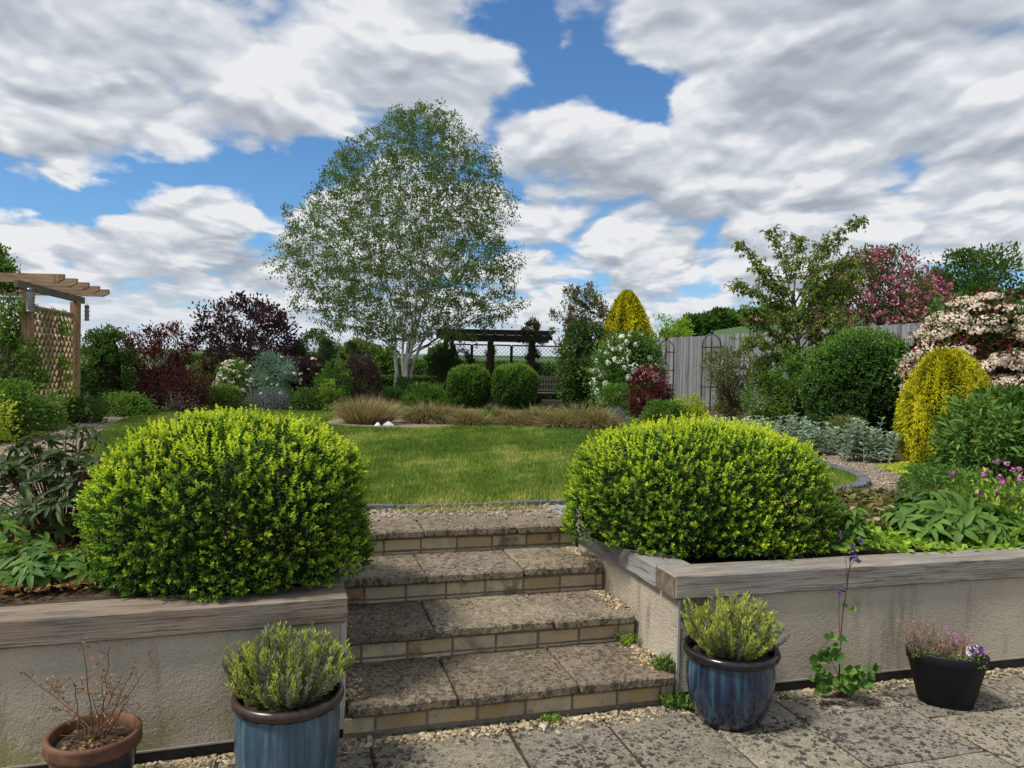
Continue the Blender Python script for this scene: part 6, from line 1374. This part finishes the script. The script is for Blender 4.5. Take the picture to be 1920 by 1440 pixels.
# ------------------------------------------------------------------ near beds on top of the walls
hand_clump('peony', 'dark bronze leaved peony with red stems beside the lime box dome', 'plant', at(120, 4.15), (.46, .34), .62, 130, 5, .125, .030, 'peony_leaf', 401, 'stem_red', spread=1.5, flat=.8)
hand_clump('hellebore', 'low bright green hellebore leaves on the bed behind the brown coping', 'plant', at(60, 3.45), (.36, .18), .15, 30, 7, .10, .034, 'hellebore_leaf', 402, spread=2.0, flat=1.0)
hand_clump('hellebore', 'lime green leaf rosettes at the end of the brown coping', 'plant', at(-5, 3.8), (.34, .24), .22, 26, 7, .095, .032, 'mid_leaf', 403, spread=2.0)
hand_clump('hellebore', 'smaller mid green hellebore tuft at the edge of the brown coping', 'plant', at(118, 3.42), (.20, .12), .11, 16, 7, .10, .034, 'mid_leaf', 406, spread=2.0, flat=1.0)
hand_clump('border_perennial', 'fresh green leaves filling the bed below the dark peony', 'plant', at(30, 4.15), (.40, .22), .22, 40, 5, .08, .03, 'mid_leaf', 407, spread=2.0, flat=1.0)
weed('single broad leaf seedling next to the lime box dome', [at(132, 3.5), at(142, 3.55)], 18, .16, 'hellebore_leaf', 404)
carpet('leaf_litter', 'brown fallen leaves on the soil behind the brown coping', 'leaves', [at(x, D)[:2] for x, D in [(-160, 3.0), (120, 3.24), (240, 3.34), (250, 4.2), (60, 4.7), (-200, 4.6)]], 3200, .03, .038, .02, 'dry_leaf', 405)
def stone_edge():
    a, b = at(-60, 4.85), at(150, 4.62); root = thing('edging_stone', 'pale stone slab edging between the gravel and the peony bed', 'stone', (a + b) / 2); n = 3
    for k in range(n): mb = MB(); p, q = a + (b - a) * (k + .01) / n, a + (b - a) * (k + .99) / n; bar(mb, p + [0, 0, .01], q + [0, 0, .01], .16, .06, .008, 0, None, ZUP, .002, .1); mb.build('slab', M['slab_edge'], root)
stone_edge()
hand_clump('hellebore', 'spreading deep green hellebore hanging over the silvered coping', 'plant', at(1775, 4.75), (.44, .30), .27, 62, 7, .155, .046, 'hellebore_leaf', 411, spread=2.3, flat=.95)
hand_clump('hellebore', 'single hand shaped hellebore leaf on a stem beside the box dome', 'plant', at(1592, 4.35), (.10, .08), .27, 9, 7, .15, .036, 'hellebore_leaf', 412, spread=2.3)
carpet('barrenwort', 'bronze and yellow green barrenwort carpet between the box dome and the hellebore', 'plant', [at(x, D)[:2] for x, D in [(1530, 4.75), (1640, 4.55), (1760, 4.7), (1800, 5.6), (1600, 6.0), (1510, 5.6)]], 3600, .15, .055, .036, 'bronze_leaf', 413, 'round')
carpet('barrenwort', 'yellow green leaves along the back of the silvered coping', 'plant', [at(x, D)[:2] for x, D in [(1570, 4.08), (1780, 4.22), (2050, 4.5), (2150, 6.2), (1790, 5.5), (1600, 5.0)]], 4800, .12, .05, .03, 'bright_leaf', 414, 'round')
lm('buff_leaf', [(.20, .12, .06), (.38, .26, .14), (.50, .40, .24)], gain=1.0)
for k in range(1):
    rng = np.random.default_rng(415); c = at(1640, 4.75); root = thing('barrenwort', 'sprig of pale buff leaves among the barrenwort', 'plant', c); lf, sb = MB(), MB()
    for i in range(18): p = c + [rng.normal(0, .10), rng.normal(0, .07), rng.uniform(.08, .17)]; leaves(lf, np.repeat(p[None], 2, 0) + rng.normal(0, .02, (2, 3)), sphere_dirs(2, rng) * [1, 1, .3], np.array([[0, -.3, 1.]] * 2) + rng.normal(0, .3, (2, 3)), .042, .034, 'round', 0, rng.uniform(.1, 1, 2)); tubes(sb, np.stack([c + (p - c) * [.7, .7, 0], p]), np.full(2, .0012), 4)
    lf.build('leaves', LM['buff_leaf'], root); sb.build('stems', M['stem_red'], root)
carpet('cranesbill', 'feathery mid green cranesbill mass spilling on to the gravel', 'plant', [at(x, D)[:2] for x, D in [(1680, 5.6), (1780, 5.4), (1990, 5.6), (2080, 7.0), (1800, 7.6), (1715, 7.1), (1690, 6.3)]], 9500, .26, .05, .02, 'hellebore_leaf', 416, lump=.6)
carpet('moss', 'low yellow green creeping plants along the gravel below the golden conifer', 'plant', [at(x, D)[:2] for x, D in [(1640, 8.2), (1700, 7.5), (1740, 7.6), (1720, 8.4)]], 1600, .06, .03, .018, 'chartreuse_leaf', 417)
def pink_chives():
    rng = np.random.default_rng(420); c = at(1885, 5.05); root = thing('masterwort', 'thin stemmed pink flowers rising over the hellebore', 'flower', c); sb, lf, fl = MB(), MB(), MB()
    for i in range(34):
        s0 = c + [rng.normal(0, .22), rng.normal(0, .15), 0]; e = s0 + [rng.normal(0, .05), rng.normal(0, .05), rng.uniform(.22, .46)]; tubes(sb, np.stack([s0, (s0 + e) / 2 + rng.normal(0, .015, 3), e]), np.array([.003, .0025, .002]), 5)
        if i < 15: heads(fl, e[None], unit(np.array([[rng.normal(0, .3), -.3, 1]])), .017, 20, .014, rng, True)
        m_ = 16; t = rng.uniform(.1, .85, (m_, 1)); leaves(lf, s0 + (e - s0) * t + rng.normal(0, .03, (m_, 3)), sphere_dirs(m_, rng), sphere_dirs(m_, rng) + ZUP, rng.uniform(.04, .075, m_), .028, 'fold', 0, rng.uniform(0, 1, m_))
    sb.build('stems', M['stem_red'], root); lf.build('leaves', LM['bright_leaf'], root); fl.build('blossom', LM['magenta_petal'], root)
pink_chives()
mb = MB(); k = 60; rng = np.random.default_rng(430); c = at(1712, 5.9); RNG = rng
tg = thing('dry_grass', 'sparse straw stems beside the feathery cranesbill', 'grass', c); blades(mb, c + rng.normal(0, .14, (k, 3)) * [1, 1, 0], rng.normal(0, .28, (k, 3)) + ZUP, rng.uniform(.12, .34, k), .005, .2, 4, 0, rng.uniform(0, 1, k)); mb.build('stems', LM['straw_blade'], tg)
